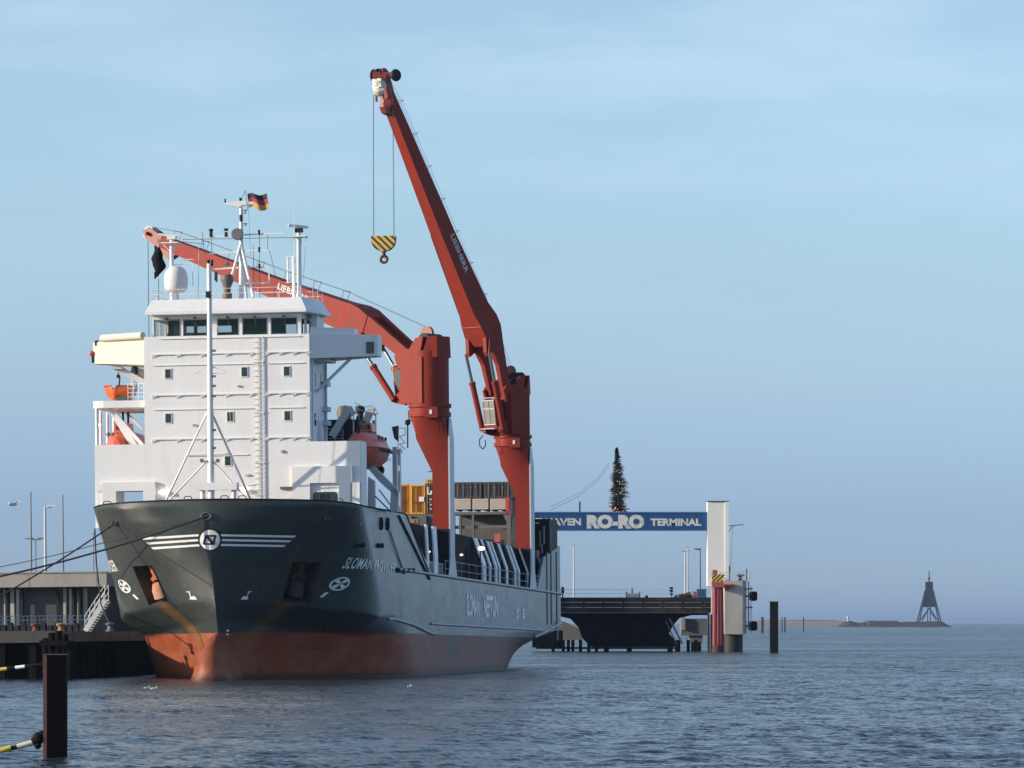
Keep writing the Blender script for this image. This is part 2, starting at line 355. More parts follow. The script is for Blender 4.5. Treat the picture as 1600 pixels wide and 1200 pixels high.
def hull_material():
    m = bpy.data.materials.new('hull_paint'); m.use_nodes = True; nt = m.node_tree; b = nt.nodes['Principled BSDF']; L = nt.links.new; pass
    tc = N(nt, 'ShaderNodeTexCoord'); sp = N(nt, 'ShaderNodeSeparateXYZ'); L(tc.outputs['Object'], sp.inputs[0])
    def math_(op, a, b_, c=None):
        n = N(nt, 'ShaderNodeMath', operation=op)
        for i, q in enumerate((a, b_, c)):
            if q is None: continue
            if isinstance(q, (int, float)): n.inputs[i].default_value = q
            else: L(q, n.inputs[i])
        return n.outputs[0]
    def noise_(scale, st, det=6, rough=.6):
        mp = N(nt, 'ShaderNodeMapping'); mp.inputs['Scale'].default_value = st; L(tc.outputs['Object'], mp.inputs[0])
        n = N(nt, 'ShaderNodeTexNoise'); n.inputs['Scale'].default_value = scale; n.inputs['Detail'].default_value = det; n.inputs['Roughness'].default_value = rough; L(mp.outputs[0], n.inputs[0]); return n.outputs[0]
    def ramp(v, a, b_, lo=0., hi=1.):
        n = N(nt, 'ShaderNodeMapRange'); n.inputs[1].default_value = a; n.inputs[2].default_value = b_; n.inputs[3].default_value = lo; n.inputs[4].default_value = hi; L(v, n.inputs[0]); return n.outputs[0]
    def mix(f, a, b_):
        n = N(nt, 'ShaderNodeMixRGB')
        if isinstance(f, (int, float)): n.inputs[0].default_value = f
        else: L(f, n.inputs[0])
        for i, q in ((1, a), (2, b_)):
            if isinstance(q, tuple): n.inputs[i].default_value = (*q, 1)
            else: L(q, n.inputs[i])
        return n.outputs[0]
    x, y, z = sp.outputs
    ax = math_('ABSOLUTE', x, 0)
    zz = math_('MULTIPLY_ADD', y, .0085, z)                      # trim by the stern
    patch = noise_(.28, (1, 1, 1.6)); streak = noise_(1.2, (1, 1, .12)); fine = noise_(3.5, (1, 1, 1))
    top = mix(ramp(patch, .35, .65), (.038, .047, .046), (.050, .060, .057))
    top = mix(ramp(streak, .56, .78, 0, .35), top, (.095, .095, .08))
    red = mix(ramp(patch, .3, .7), (.215, .043, .017), (.30, .072, .023))
    red = mix(ramp(streak, .50, .72, 0, .7), red, (.10, .048, .042))
    red = mix(ramp(noise_(.45, (1, .6, 1.4), 7, .7), .48, .62, 0, .42), red, (.33, .135, .085))
    red = mix(ramp(fine, .58, .75, 0, .5), red, (.28, .17, .15))
    scuff = math_('MULTIPLY', ramp(noise_(.5, (1, .35, .6)), .52, .62), ramp(y, 28, 45))
    red = mix(math_('MULTIPLY', scuff, .8), red, (.085, .075, .085)); red = mix(ramp(y, 20, 60, 0, .45), red, (.12, .085, .09))
    line = ramp(math_('MULTIPLY_ADD', fine, .06, zz), 3.46, 3.50)
    col = mix(line, red, top)
    # waterline slime band
    wl = ramp(math_('MULTIPLY_ADD', streak, .35, z), .75, .30)
    col = mix(math_('MULTIPLY', wl, .75), col, (.030, .026, .022))
    # rust run below the anchor pockets
    cx = math_('MULTIPLY_ADD', z, 1.15, -1.75)
    dist = math_('ABSOLUTE', math_('SUBTRACT', ax, cx), 0)
    w_ = ramp(math_('MULTIPLY_ADD', noise_(1.6, (1, 1, .5)), -1.5, dist), .15, -.75)
    zone = math_('MULTIPLY', ramp(z, 6.9, 5.6), math_('MULTIPLY', ramp(z, .8, 3.0), ramp(y, 16, 11)))
    rs = math_('MULTIPLY', math_('MULTIPLY', w_, zone), .75)
    col = mix(rs, col, (.21, .10, .034))
    # weld seams between shell plates
    bz = math_('ABSOLUTE', math_('SUBTRACT', math_('FRACT', math_('DIVIDE', zz, 2.35), 0), .5), 0)
    by = math_('ABSOLUTE', math_('SUBTRACT', math_('FRACT', math_('DIVIDE', y, 9.1), 0), .5), 0)
    seam = math_('MAXIMUM', ramp(bz, .487, .497), ramp(by, .497, .4988))
    col = mix(math_('MULTIPLY', seam, .4), col, (.03, .035, .035))
    L(col, b.inputs['Base Color'])
    rg = N(nt, 'ShaderNodeMix'); L(line, rg.inputs[0]); rg.inputs[2].default_value = .5; L(ramp(patch, .3, .7, .17, .30), rg.inputs[3]); rs_ = N(nt, 'ShaderNodeMix'); L(line, rs_.inputs[0]); rs_.inputs[2].default_value = .22; rs_.inputs[3].default_value = .66; L(rs_.outputs[0], b.inputs['Specular IOR Level']); L(rg.outputs[0], b.inputs['Roughness'])
    mp = N(nt, 'ShaderNodeMapping'); mp.inputs['Scale'].default_value = (1, 1, 1); L(tc.outputs['Object'], mp.inputs[0])
    nb = noise_(.9, (1, 1.0, 1.0), 3); bp = N(nt, 'ShaderNodeBump'); bp.inputs['Strength'].default_value = .5; bp.inputs['Distance'].default_value = .035; L(nb, bp.inputs['Height']); L(bp.outputs[0], b.inputs['Normal'])
    return m
HULL = hull_material()

bm = bmesh.new(); bv = [bm.verts.new(p) for p in hv]
for f in hf:
    try: bm.faces.new([bv[i] for i in f])
    except ValueError: pass
bmesh.ops.remove_doubles(bm, verts=bm.verts, dist=.002)
# anchor pockets: cut cleanly out of the shell
pockets = {}
for nm, sgn, quad in (('stbd', -1, [(208,885),(236,883),(263,942),(234,945)]), ('port', 1, [(457,879),(502,878),(485,944),(440,941)])):
    pts = [hit(*p, off=0)[0] for p in quad]
    c = sum(pts, V())/4; nrm = (pts[1]-pts[0]).cross(pts[3]-pts[0]).normalized()
    if nrm.dot(CAML-c) < 0: nrm = -nrm
    region = lambda f: (f.calc_center_median()-c).length < 4.5
    for i in range(4):
        a, b_ = pts[i], pts[(i+1) % 4]; pn = (b_-a).cross(nrm).normalized()
        if pn.dot(c-a) > 0: pn = -pn
        geom = [f for f in bm.faces if region(f)]
        es = set(e for f in geom for e in f.edges); vs = set(v_ for f in geom for v_ in f.verts)
        bmesh.ops.bisect_plane(bm, geom=list(vs)+list(es)+geom, dist=1e-5, plane_co=a, plane_no=pn)
    kill = []
    for f in bm.faces:
        q = f.calc_center_median()
        if (q-c).length > 4.5: continue
        ins = True
        for i in range(4):
            a, b_ = pts[i], pts[(i+1) % 4]; pn = (b_-a).cross(nrm).normalized()
            if pn.dot(c-a) > 0: pn = -pn
            if pn.dot(q-a) > 1e-4: ins = False
        if ins: kill.append(f)
    bmesh.ops.delete(bm, geom=kill, context='FACES')
    pockets[nm] = (sgn, pts, c, nrm)
me = bpy.data.meshes.new('hull')
for f in bm.faces: f.smooth = True
bmesh.ops.recalc_face_normals(bm, faces=bm.faces)
for e in bm.edges:
    if len(e.link_faces) == 2 and e.calc_face_angle(0) > R(38): e.smooth = False
bm.to_mesh(me); bm.free(); me.materials.append(HULL)
hull = bpy.data.objects.new('hull', me); COL.objects.link(hull); hull.parent = ship; BASE[ship.name] = V((0,0,0)); BASE[hull.name] = V((0,0,0))

for nm, (sgn, pts, c, nrm) in pockets.items():
    mb = MB(); dep = 1.5
    back = [p - nrm*dep for p in pts]; out_ = [p + nrm*.0 for p in pts]
    fr = [p + (c-p)*-.02 + nrm*.06 for p in pts]
    for i in range(4):
        j = (i+1) % 4; mb.add([fr[i], fr[j], back[j], back[i]], [(0,1,2,3)])
    mb.add(back, [(0,1,2,3)])
    pk = mb.build('anchor_recess', mat('recess_' + nm, (.055,.050,.045), .7, var=.4, dirt=(.20,.07,.03), damt=.8, dscale=.8), hull)
    # stockless anchor housed in the recess
    up = ((pts[0]+pts[1])/2 - (pts[2]+pts[3])/2).normalized(); rt = up.cross(nrm).normalized()
    if rt.x < 0: rt = -rt
    o = c - nrm*.75; mb = MB()
    mb.bar(o+up*1.25, o+up*.15, .30, .30, up=nrm); mb.bar(o+up*.35, o+up*.12-rt*.5, .3, .3, up=nrm); mb.bar(o+up*.35, o+up*.12+rt*.5, .3, .3, up=nrm)
    rings = []
    for k in range(9):
        a_ = math.pi*k/8; w0_ = -.62*math.cos(a_); d_ = .42*math.sin(a_)
        rings.append([o + rt*w0_*(.8) + nrm*(d_*.8+.1) - up*.12, o + rt*w0_ + nrm*(d_+.25) - up*.55, o + rt*w0_*1.02 + nrm*(d_+.35) - up*1.2, o + rt*w0_ - nrm*.1 - up*1.2, o + rt*w0_*.8 - nrm*.1 - up*.12])
    MB().loft(rings).build('anchor_crown', mat('crown_rust_' + nm, (.42,.22,.13) if sgn < 0 else (.045,.032,.028), .85, var=.4, scale=2, dirt=(.45,.12,.03) if sgn < 0 else (.05,.03,.02), damt=.8, dscale=1.6), hull, smooth=40)  # crown rust painted bright on the sunlit bow, dark on the shaded bow
    mb.tube(o+up*1.25-rt*.25, o+up*1.25+rt*.25, .12)
    mb.build('anchor', RUST_SUN if sgn < 0 else RUST_SHADE, hull, smooth=40)  # lit and shaded copies of one rust

# bulbous bow
rings = []
for t in np.linspace(0, 1, 15):
    y = lerp(-2.2, 8.0, t*t*.5+t*.5); g = math.sqrt(max(0, 1-(1-min(1, t*3.4))**2)); ring = []
    zt_ = lerp(1.5, 3.46, min(1, t*1.9)**.7)
    for a in range(28):
        th = 2*math.pi*a/28; cx_, sz_ = math.cos(th), math.sin(th)
        hw = 1.52*g; z = .15 + (zt_-.15)*g*sz_ if sz_ > 0 else .15 + 1.9*g*sz_
        wd = hw*(min(1, abs(cx_)*1.9) if sz_ > 0 else abs(cx_)**.8)*(1 - .66*max(0, sz_))*(1 - .35*max(0, t-.3))*(1 if cx_ > 0 else -1)
        ring.append((wd+.34*(1-t), y, z))
    rings.append(ring)
MB().loft(rings).build('bulbous_bow', HULL, hull, smooth=60)

# deck plating seen from above
mb = MB()
ys = [0.4, 1, 2, 3, 4.5, 6, 9, 14, 20, 24]
prev = None
for y in ys:
    z = ztop(y)-1.15; b_ = halfb(y, z)-.06
    cur = [(-b_, y, z), (b_, y, z)]
    if prev: mb.add([prev[0], prev[1], cur[1], cur[0]], [(0,1,2,3)])
    prev = cur
for y0, y1 in ((24.2, 60), (60, 104.0)):
    mb.add([(-halfb(y0, 6.5)+.05, y0, ztop(max(33.5,y0))-.06), (halfb(y0, 6.5)-.05, y0, ztop(max(33.5,y0))-.06), (BM-.06, y1, ztop(y1)-.06), (-BM+.06, y1, ztop(y1)-.06)], [(0,1,2,3)])
mb.build('deck', mat('deck_paint', (.16,.07,.05), .7, dirt=(.08,.06,.05), damt=.6), ship)

# bulwark rail cap and rubbing strakes follow the shell
mb = MB()
for sd in (1, -1):
    pts = [(sd*halfb(y, ztop(y)), y, ztop(y)) for y in [0,.03,.1,.2,.4,.7,1,1.5,2,3,4,5,6,8,12,18,23,24,33.4]]
    mb.path(pts, .07)
mb.build('bulwark_rail', DARKG, hull, smooth=50)
def strake(pts, r, name='rubbing_strake', m=PALE):
    MB().path(pts, r, n=8).build(name, m, hull, smooth=50)
STR = mat('strake_paint', (.20,.23,.25), .35, var=.2)
for sd in (1, -1):
    strake([(sd*(halfb(y, ztop(y)-.05)+.02), y, (7.98 - (y-33.5)*.0156) ) for y in list(range(20, 36, 3)) + list(range(36, 100, 7)) + [104.3]], .14, m=STR)
    strake([side_hit(y, zknk(y)-.25, sd) for y in (17, 19, 21, 23, 25, 27, 29, 31, 33, 35)], .13, m=STR)
    strake([(sd*(BM+.02), y, 4.0-(y-34)*.011) for y in (34, 50, 70, 92)], .11, m=STR)
    strake([side_hit(y, z, sd) if y < 104 else (sd*BM, y, z) for y, z in ((90,2.75),(94,3.15),(98,3.55),(101,3.8),(104.3,4.05))], .16, m=STR)

# emblem: three speed stripes each side of a white disc
def strip_px(x0, y0, x1, y1, th, cut=0, n=22):
    mb = MB(); A = []; B = []
    for i in range(n+1):
        t = i/n; a = hit(lerp(x0, x1, t), lerp(y0, y1, t)-th/2); q = hit(lerp(x0+cut, x1, t), lerp(y0, y1, t)+th/2)
        if a and q: A.append(a[0]); B.append(q[0])
    n = len(A); mb.add(A+B, [(i, i+1, n+i+1, n+i) for i in range(n-1)]); return mb
for x0, y0, x1, y1, c in ((220.5,841.5,310.5,836.2,4),(228.5,849,311,843.8,4),(236,856.6,314,851.6,4),(463.5,838.2,344.5,836.2,-4),(455.5,845.6,345,843.6,-4),(447,853,344,851.2,-4)):
    strip_px(x0, y0, x1, y1, 3.3, c).build('bow_stripe', MARK, hull, smooth=60)
def disc_px(cx, cy, r, off, r2=0, n=36, squash=1.0):
    mb = MB(); k = 5; P = []
    for j in range(k+1):
        rr = r2 + (r-r2)*j/k
        for i in range(n):
            t = 2*math.pi*i/n; h = hit(cx+rr*math.cos(t)*squash, cy+rr*math.sin(t), off); P.append(h[0])
    return mb.add(P, [(j*n+i, j*n+(i+1)%n, (j+1)*n+(i+1)%n, (j+1)*n+i) for j in range(k) for i in range(n)])
BLK = mat('black_marking', (.010,.012,.014), .45, var=.1)
disc_px(328.2, 843.3, 18.6, .035, 15.4).build('emblem_ring', BLK, hull, smooth=60)
em = disc_px(328.2, 843.3, 15.6, .045).build('emblem_disc', MARK, hull, smooth=60)
def poly_px(pts, off=.06):
    P = [hit(x, y, off)[0] for x, y in pts]; return MB().add(P, [tuple(range(len(P)))])
def stroke_px(mb, a, b, wd, off=.075, n=4):
    dx, dy = b[0]-a[0], b[1]-a[1]; l = math.hypot(dx, dy); nx, ny = -dy/l*wd/2, dx/l*wd/2; P = []
    for i in range(n+1):
        t = i/n; x, y = a[0]+dx*t, a[1]+dy*t; P += [hit(x+nx, y+ny, off)[0], hit(x-nx, y-ny, off)[0]]
    mb.add(P, [(2*i, 2*i+1, 2*i+3, 2*i+2) for i in range(n)])
mb = MB()
for a, b_, wd in (((321.5,836.8),(337.5,836.8),2.6),((319,849.6),(334.5,849.6),2.6),((322.3,836),(318.8,850.5),3.2),((336.8,836),(333.3,850.5),3.2),((323.5,837),(333,850),4.2)):
    stroke_px(mb, a, b_, wd)
mb.build('emblem_symbol', BLK, em)

# name on both bows, thruster and bulb marks, big faded lettering on the side
def hull_text(s, y0, y1, z0, z1, side, m, name, shear=.25, offset=0.0, slope=0.0):
    vs, fs = text2d(s, 1.0, offset, shear, 3, 1.14 if len(s) > 8 else 1.0); mb = MB(); P = []
    ya_, yb_ = min(y0, y1), max(y0, y1); zm_ = (z0+z1)/2; K = 60
    Q = [side_hit(lerp(ya_, yb_, i/K), zm_, side, 0) for i in range(K+1)]; A = [0.]
    for a_, b_ in zip(Q[:-1], Q[1:]): A.append(A[-1] + (b_-a_).length)
    P_ = [PX((abs(q.x), q.y, q.z))[0] for q in Q]; tb = [(.45*A[i]/A[-1] + .55*(P_[i]-P_[0])/(P_[-1]-P_[0]), lerp(ya_, yb_, i/K)) for i in range(K+1)]
    for u, v in vs:
        y = table(u if y1 > y0 else 1-u, tb); P.append(side_hit(y, lerp(z0, z1, v) + slope*(y-y0), side, .035))
    mb.add(P, fs); return mb.build(name, m, hull)
n0_ = hit(533.5, 888)[0]; n1_ = hit(617, 887)[0]; n0t = hit(533.5, 870)[0]
hull_text('SLOMAN PROVIDER', n0_.y, n1_.y, n0_.z, n0t.z, 1, MARK, 'ship_name', offset=.012, slope=-.022)
hull_text('SLOMAN PROVIDER', n1_.y, n0_.y, n0_.z-.022*(n1_.y-n0_.y), n0t.z-.022*(n1_.y-n0_.y), -1, MARK, 'ship_name', offset=.012, slope=-.022)
q0 = SP(728.5, 963, BM); q1 = SP(748.5, 963, BM); q2 = SP(755.5, 963, BM); q3 = SP(777.5, 963, BM); qt = SP(728.5, 927, BM)
hull_text('SLOMAN', q0.y, q1.y, q0.z, qt.z, 1, MARKF, 'side_lettering', 0, .03, -.01)
hull_text('NEPTUN', q2.y, q3.y, q0.z-.05, qt.z-.1, 1, MARKF, 'side_lettering', 0, .03, -.01)
q0 = SP(806, 966, BM); q1 = SP(810, 966, BM); qt = SP(806, 951, BM); q2 = SP(816, 966, BM); q3 = SP(820, 966, BM)
hull_text('S', q0.y, q1.y, q0.z, qt.z, 1, MARKF, 'load_line_mark', 0, .03); hull_text('E', q2.y, q3.y, q0.z, qt.z, 1, MARKF, 'load_line_mark', 0, .03)
for cy_, cx_, sd in ((0,0,1),(0,0,-1)):
    h = hit(531.5, 912)[0]; y0, z0 = h.y, h.z
    mb = MB(); n = 32; P = []; rr = .55
    def sp2(dy, dz, off=.035): return side_hit(y0+dy, z0+dz, sd, off)
    rz = .50; ry = .50*1.55
    for r_ in (1.0, .80):
        for i in range(n): t = 2*math.pi*i/n; P.append(sp2(ry*r_*math.cos(t), rz*r_*math.sin(t)))
    mb.add(P, [(i, (i+1)%n, n+(i+1)%n, n+i) for i in range(n)])
    for i in range(4):
        t = math.pi/4 + i*math.pi/2; P = [sp2(0,0)] + [sp2(ry*r_*math.cos(t+d), rz*r_*math.sin(t+d)) for r_, d in ((.5,-.45),(.78,-.3),(.78,.3),(.5,.45))]; mb.add(P, [(0,1,2,3,4)])
    mb.add([sp2(-ry*.95,-.62), sp2(-ry*.65,-.62), sp2(-ry*.9,-.98), sp2(-ry*1.2,-.98)], [(0,1,2,3)])
    mb.build('thruster_mark', MARK, hull)
for s_, x0 in ((1, 300), (-1, 384.5)):
    mb = MB(); g = lambda dx, dy: (x0+s_*dx, 929+dy)
    stroke_px(mb, g(-3.5,-4), g(-1.0,3.5), 1.4); stroke_px(mb, g(-8,-5), g(-2,-4.6), 1.4)
    P = [hit(*g(*q), .07)[0] for q in ((-2.5,7),(-2.5,3.2),(3,1.6),(6.5,3.5),(8.5,7.5))]; mb.add(P, [(0,1,2,3,4)])
    mb.build('bulb_mark', MARK, hull)
# draught figures near the stem
mb = MB()
for i in range(9):
    h = hit(356-.6*i, 985+6*i, .05)
    if h: p, n_ = h; mb.box(p.x-.10, p.x+.05, p.y-.03, p.y+.02, p.z-.07, p.z+.07)
mb.build('draught_mark', MARKF, hull)
# fairleads (oval holes with rims) on the bulwark
def fairlead(px, py, r, wide=1.5, m=GREY):
    h, n_ = hit(px, py, .05); n_ = V((n_.x, n_.y, 0)).normalized(); t = n_.cross(V((0,0,1))); mb = MB(); K = 18; P = []
    prof = ((1.0,.0),(1.25,.10),(1.5,.0))
    for r_, o_ in prof + ((1.45,-.1),(1.0,-.1)):
        P.append([h + t*(r*wide*r_*math.cos(a)) + V((0,0,1))*(r*r_*math.sin(a)) + n_*o_ for a in [2*math.pi*i/K for i in range(K)]])
    mb.loft(P, cap=False); o = mb.build('fairlead', m, hull, smooth=50)
    P = [h + t*(r*wide*math.cos(a)) + V((0,0,1))*(r*math.sin(a)) - n_*.01 for a in [2*math.pi*i/K for i in range(K)]]
    MB().add(P, [tuple(range(K))]).build('fairlead_opening', BLK, o)
    return h, n_
FL0, _ = fairlead(323, 806.5, .2); FL1, _ = fairlead(181, 817, .16, 1.2); fairlead(512, 809, .16, 1.2)
for x_, y_ in ((595,818),(605,818.5)):
    fairlead(x_, y_, .34, .6, DARKG)
for x_, y_ in ((556,852.5),(566,851.5),(590,852.5),(596,852.5)): fairlead(x_, y_, .13, 1.3, DARKG)
# curved handrail hoops standing on the bow rail
mb = MB()
for px in (293, 351, 379, 532, 165):
    p = hit(px, 800)[0]; z = ztop(p.y); p = V((p.x*.985, p.y+.1, z)); mb.path([p+V((-.28,0,-.02)), p+V((-.28,0,.16)), p+V((-.18,0,.26)), p+V((.18,0,.26)), p+V((.28,0,.16)), p+V((.28,0,-.02))], .035)
mb.build('roller_hoop', DARKG, hull)
# bulwark gussets at the break of the forecastle, pipes
pa = SP(624, 806, BM+.08); pb = SP(672, 905, BM+.08)
MB().path([pa, pb], .075, n=8).build('break_bulwark_pipe', BLK, hull, smooth=50)
pa = SP(609, 829, BM+.05); pb = SP(632, 897, BM+.05); MB().path([pa, pb], .045).build('break_bulwark_pipe', BLK, hull, smooth=50)
mb = MB()
for px in (622, 629, 637, 645): p = SP(px, 895, BM+.05); mb.tube(p, p+V((.1,0,.35)), .12)
mb.build('freeing_port_pin', BLK, hull)
# ------------------------------------------------------------------ deckhouse
YF = 6.6
def fx(px, y=YF, py=700): return FP(px, py, y).x
def fz(py, px=355, y=YF): return FP(px, py, y).z
xL, xR = fx(148), fx(563); tL, tR = fx(225.5, YF, 620), fx(484, YF, 620)
zTop = fz(692); zBr = fz(524); zLo = 11.3
mb = MB()
# full-width lower front with its two gate openings
gz = fz(765); gx0, gx1 = fx(182), fx(224.5)
mb.box(xL, fx(243), YF, YF+2.2, fz(750), zTop)
mb.box(xL, gx0, YF, YF+2.2, zLo, fz(750)); mb.box(gx1, fx(243), YF, YF+2.2, zLo, fz(750)); mb.box(gx0, gx1, YF, YF+2.2, gz, fz(750))
mb.box(fx(243), xR, YF, YF+2.2, zLo, zTop)
mb.box(tL, tR, YF+2.2, 12.2, zLo, zTop-.02)
# protruding gate frames
P0 = YF-.30
mb.box(fx(160), gx0, P0, YF-.002, zLo, fz(751)); mb.box(gx1, fx(243), P0, YF-.002, zLo, fz(751)); mb.box(gx0, gx1, P0, YF-.002, gz, fz(751))
mb.box(fx(152), fx(160)-.003, YF-.15, YF-.002, zLo, fz(765)); mb.box(fx(152), fx(159), YF-.25, YF-.152, fz(765), fz(753))
mb.box(fx(457), fx(485), P0, YF-.002, zLo, fz(731)); mb.box(fx(530), fx(551), P0, YF-.002, zLo, fz(731)); mb.box(fx(485), fx(530), P0, YF-.002, fz(757), fz(731))
mb.box(fx(548), xR-.02, YF-.3, YF-.004, 12.6, fz(757)) 
mb.box(xR+.003, xR+.05, YF+.02, YF+2.1, 12.6, zTop-.02)
house = mb.build('deckhouse', WHITE, ship)
# tower of five decks
mb = MB(); mb.box(tL, tR, YF, 12.2, zTop+.003, zBr)
mb.box(tL+.6, tR-.9, 12.203, 15.0, zTop+.003, zBr-3.2)
tower = mb.build('accommodation_tower', WHITE, ship)
# stiffener ledges with brackets
mb = MB()
for py in (551.5, 615.5, 684.5):
    for a, b_ in ((238, 396), (415, 482)):
        z = fz(py); mb.box(fx(a, YF, py), fx(b_, YF, py), YF-.13, YF-.002, z-.05, z+.02)
        n = 4 if a < 300 else 3
        for i in range(n+1):
            q = lerp(a, b_, i/(n+.15)); x = fx(q, YF, py); mb.add([(x, YF-.003, z-.05), (x+.42, YF-.003, z-.05), (x+.42, YF-.125, z-.05), (x, YF-.125, z-.05), (x, YF-.003, z-.32)], [(0,1,2,3),(0,3,4),(1,0,4),(2,1,4),(3,2,4)])
for py, sp_ in ((569,((239,396),(417,475))),(638.5,((239,396),(420,475))),(711,((292,388),)),(758,((341,396),)),(527.5,((250,470),))):
    for a, b_ in sp_: z = fz(py); mb.box(fx(a, YF, py), fx(b_, YF, py), YF-.09, YF-.002, z-.03, z+.025)
mb.build('stiffener_ledge', WHITE, tower)
# portholes in the front
for px, py in ((262.5,584),(382,581),(448,580),(263,653.5),(359.5,651),(449,649.5),(356,720)):
    x, z = fx(px, YF, py), fz(py, px); par = tower if py < 690 else house
    o = MB().box(x-.27, x+.27, YF-.05, YF-.002, z-.40, z+.40).build('window_frame', WHITE2, par)
    MB().box(x-.205, x+.205, YF-.065, YF-.052, z-.33, z+.33).build('window_pane', GLASS, par)
for py, y_ in ((592, 8.6), (655, 8.2), (590, 10.6)):
    z = fz(py); MB().box(tR, tR+.04, y_, y_+.5, z-.5, z+.4).build('side_window', GLASS, tower)
MB().box(tR+.002, tR+.06, 9.3, 10.2, fz(690)+.1, fz(655)).build('side_door', PALE, tower)
mb = MB()                                                         # pipes and lockers on the shaded side
mb.tube((tR+.12, 11.9, fz(690)), (tR+.12, 11.9, fz(560)), .10); mb.tube((tR+.12, 7.0, fz(690)), (tR+.12, 7.0, fz(565)), .06)
for z in (fz(600), fz(640), fz(662)): mb.box(tR+.002, tR+.4, 11.2, 12.4, z, z+.35)
mb.build('side_fittings', PALE, tower)
for px in (249, 376, 439):
    pass
mb = MB(); mb.box(fx(249), fx(262), YF-.35, YF-.1, fz(770), fz(766)); mb.build('floodlight', LAMPW, house)
mb = MB(); mb.box(fx(378), fx(387), YF-.35, YF-.1, fz(768), fz(764)); mb.build('floodlight', LAMPW, house)
MB().box(fx(438), fx(457), YF-.2, YF-.002, fz(766), fz(762)).build('ventilation_slot', BROWN, house)
# rounded window inside the right-hand gate
def rrect(x0, x1, z0, z1, r, y, n=5):
    P = []
    for cx_, cz_, a0 in ((x1-r, z1-r, 0), (x0+r, z1-r, 90), (x0+r, z0+r, 180), (x1-r, z0+r, 270)):
        for i in range(n+1): t = R(a0+90*i/n); P.append((cx_+r*math.cos(t), y, cz_+r*math.sin(t)))
    return P
MB().prism(rrect(fx(486.5), fx(529), fz(800), fz(769), .3, YF-.05), (0,-.05,0)).build('gate_shutter_frame', WHITE2, house)
MB().prism(rrect(fx(488.5), fx(527), fz(799), fz(771), .25, YF-.11), (0,-.02,0)).build('gate_window', GLASS, house)
mb = MB()
for px in (500, 505, 511): mb.box(fx(px), fx(px)+.12, YF-.16, YF-.13, fz(798), fz(774))
mb.build('gate_window_louvre', DARKG, house)
# ladder on the front
mb = MB(); a, b_ = fx(404.5), fx(412)
for x in (a, b_): mb.box(x-.035, x+.035, YF-.13, YF-.06, zLo+.8, fz(527))
z = zLo+1
while z < fz(530): mb.box(a, b_, YF-.11, YF-.08, z-.02, z+.02); z += .33
for py in (566, 645, 723): z = fz(py); mb.box(fx(397), b_+.1, YF-.14, YF-.003, z-.06, z+.02)
mb.build('ladder', WHITE2, tower)
mb = MB()
for px, py, w_, h_ in ((372,603,.1,.1),(302,664,.1,.12),(440,705,.1,.15),(386,742,.16,.1)):
    x, z = fx(px, YF, py), fz(py, px); mb.box(x-w_, x+w_, YF-.14, YF-.002, z-h_/1.5, z+h_/1.5)
mb.build('wall_fixture', PALE, tower)
mb = MB()
mb = MB(); z = zLo+1
while z < fz(530): mb.box(fx(397.5), fx(402), YF-.10, YF-.003, z-.03, z+.03); z += .42
mb.build('cable_tray', WHITE2, tower)

# wheelhouse: hollow room, five panes, rear windows that let the sky through
wz0, wz1 = fz(525.5, 355), fz(487, 355); wL, wR = fx(238, YF+.35, 505), fx(470, YF+.35, 505); Y0 = YF+.35; Y1 = 11.4
panes = [(241.5,280.5),(287,322),(340,371.5),(379.5,416.5),(424,463)]
pz0, pz1 = fz(523.5, 355, Y0), fz(498.5, 355, Y0)
mb = MB(); mb.box(wL, wR, Y0, Y0+.15, wz0, pz0); mb.box(wL, wR, Y0, Y0+.15, pz1, wz1+.2)
xs = [wL] + [fx(q, Y0, 510) for p in panes for q in p] + [wR]
for i in range(0, len(xs), 2): mb.box(xs[i], xs[i+1], Y0, Y0+.15, pz0, pz1)
for x in (wL, wR-.15):
    mb.box(x, x+.15, Y0+.15, Y1, wz0, pz0); mb.box(x, x+.15, Y0+.15, Y1, pz1, wz1+.2)
    for y in (Y0+.15, Y0+1.9, Y0+3.6, Y1-.2): mb.box(x, x+.15, y, y+.2, pz0, pz1)
mb.box(wL, wR, Y1, Y1+.15, wz0, pz0+.1); mb.box(wL, wR, Y1, Y1+.15, pz1-.15, wz1+.2)
rx = [wL, wL+1.0, wL+2.7, wL+3.1, wL+4.2, wL+4.6, wL+5.4, wR-5.2, wR-1.9, wR-1.5, wR-1.05, wR-.75, wR-.2, wR]
rx = [wL, wL+1.5, wL+2.1, wL+2.35, wL+3.3, wL+3.8, wL+5.0, wR-2.1, wR-1.0, wR-.8, wR-.25, wR]
for i in range(0, len(rx)-1, 2): mb.box(rx[i], rx[i+1], Y1, Y1+.15, pz0+.1, pz1-.15)
mb.box(wL-.3, wR+.5, YF+.02, Y1+.5, wz0-.12, wz0-.004)
wh = mb.build('wheelhouse', WHITE, ship)
mb = MB(); mb.box(wL+.16, wR-.16, Y1-.04, Y1-.01, wz0, pz0+.1); mb.box(wL+.16, wR-.16, Y1-.04, Y1-.01, pz1-.15, wz1)
for i in range(0, len(rx)-1, 2): mb.box(max(rx[i], wL+.16), min(rx[i+1], wR-.16), Y1-.04, Y1-.01, pz0+.1, pz1-.15)
mb.box(wL+.16, wR-.16, Y0+.17, Y1-.05, wz1-.05, wz1); mb.box(wL+1, wR-2, Y0+.5, Y0+1.3, wz0, pz0+.25)
mb.box(wL+2.2, wL+3.0, Y0+1.6, Y0+2.4, pz0, pz0+.35); mb.box(wR-5, wR-4.6, Y0+2, Y0+2.5, wz0, pz1-.2)
mb.build('bridge_interior', INT, wh)
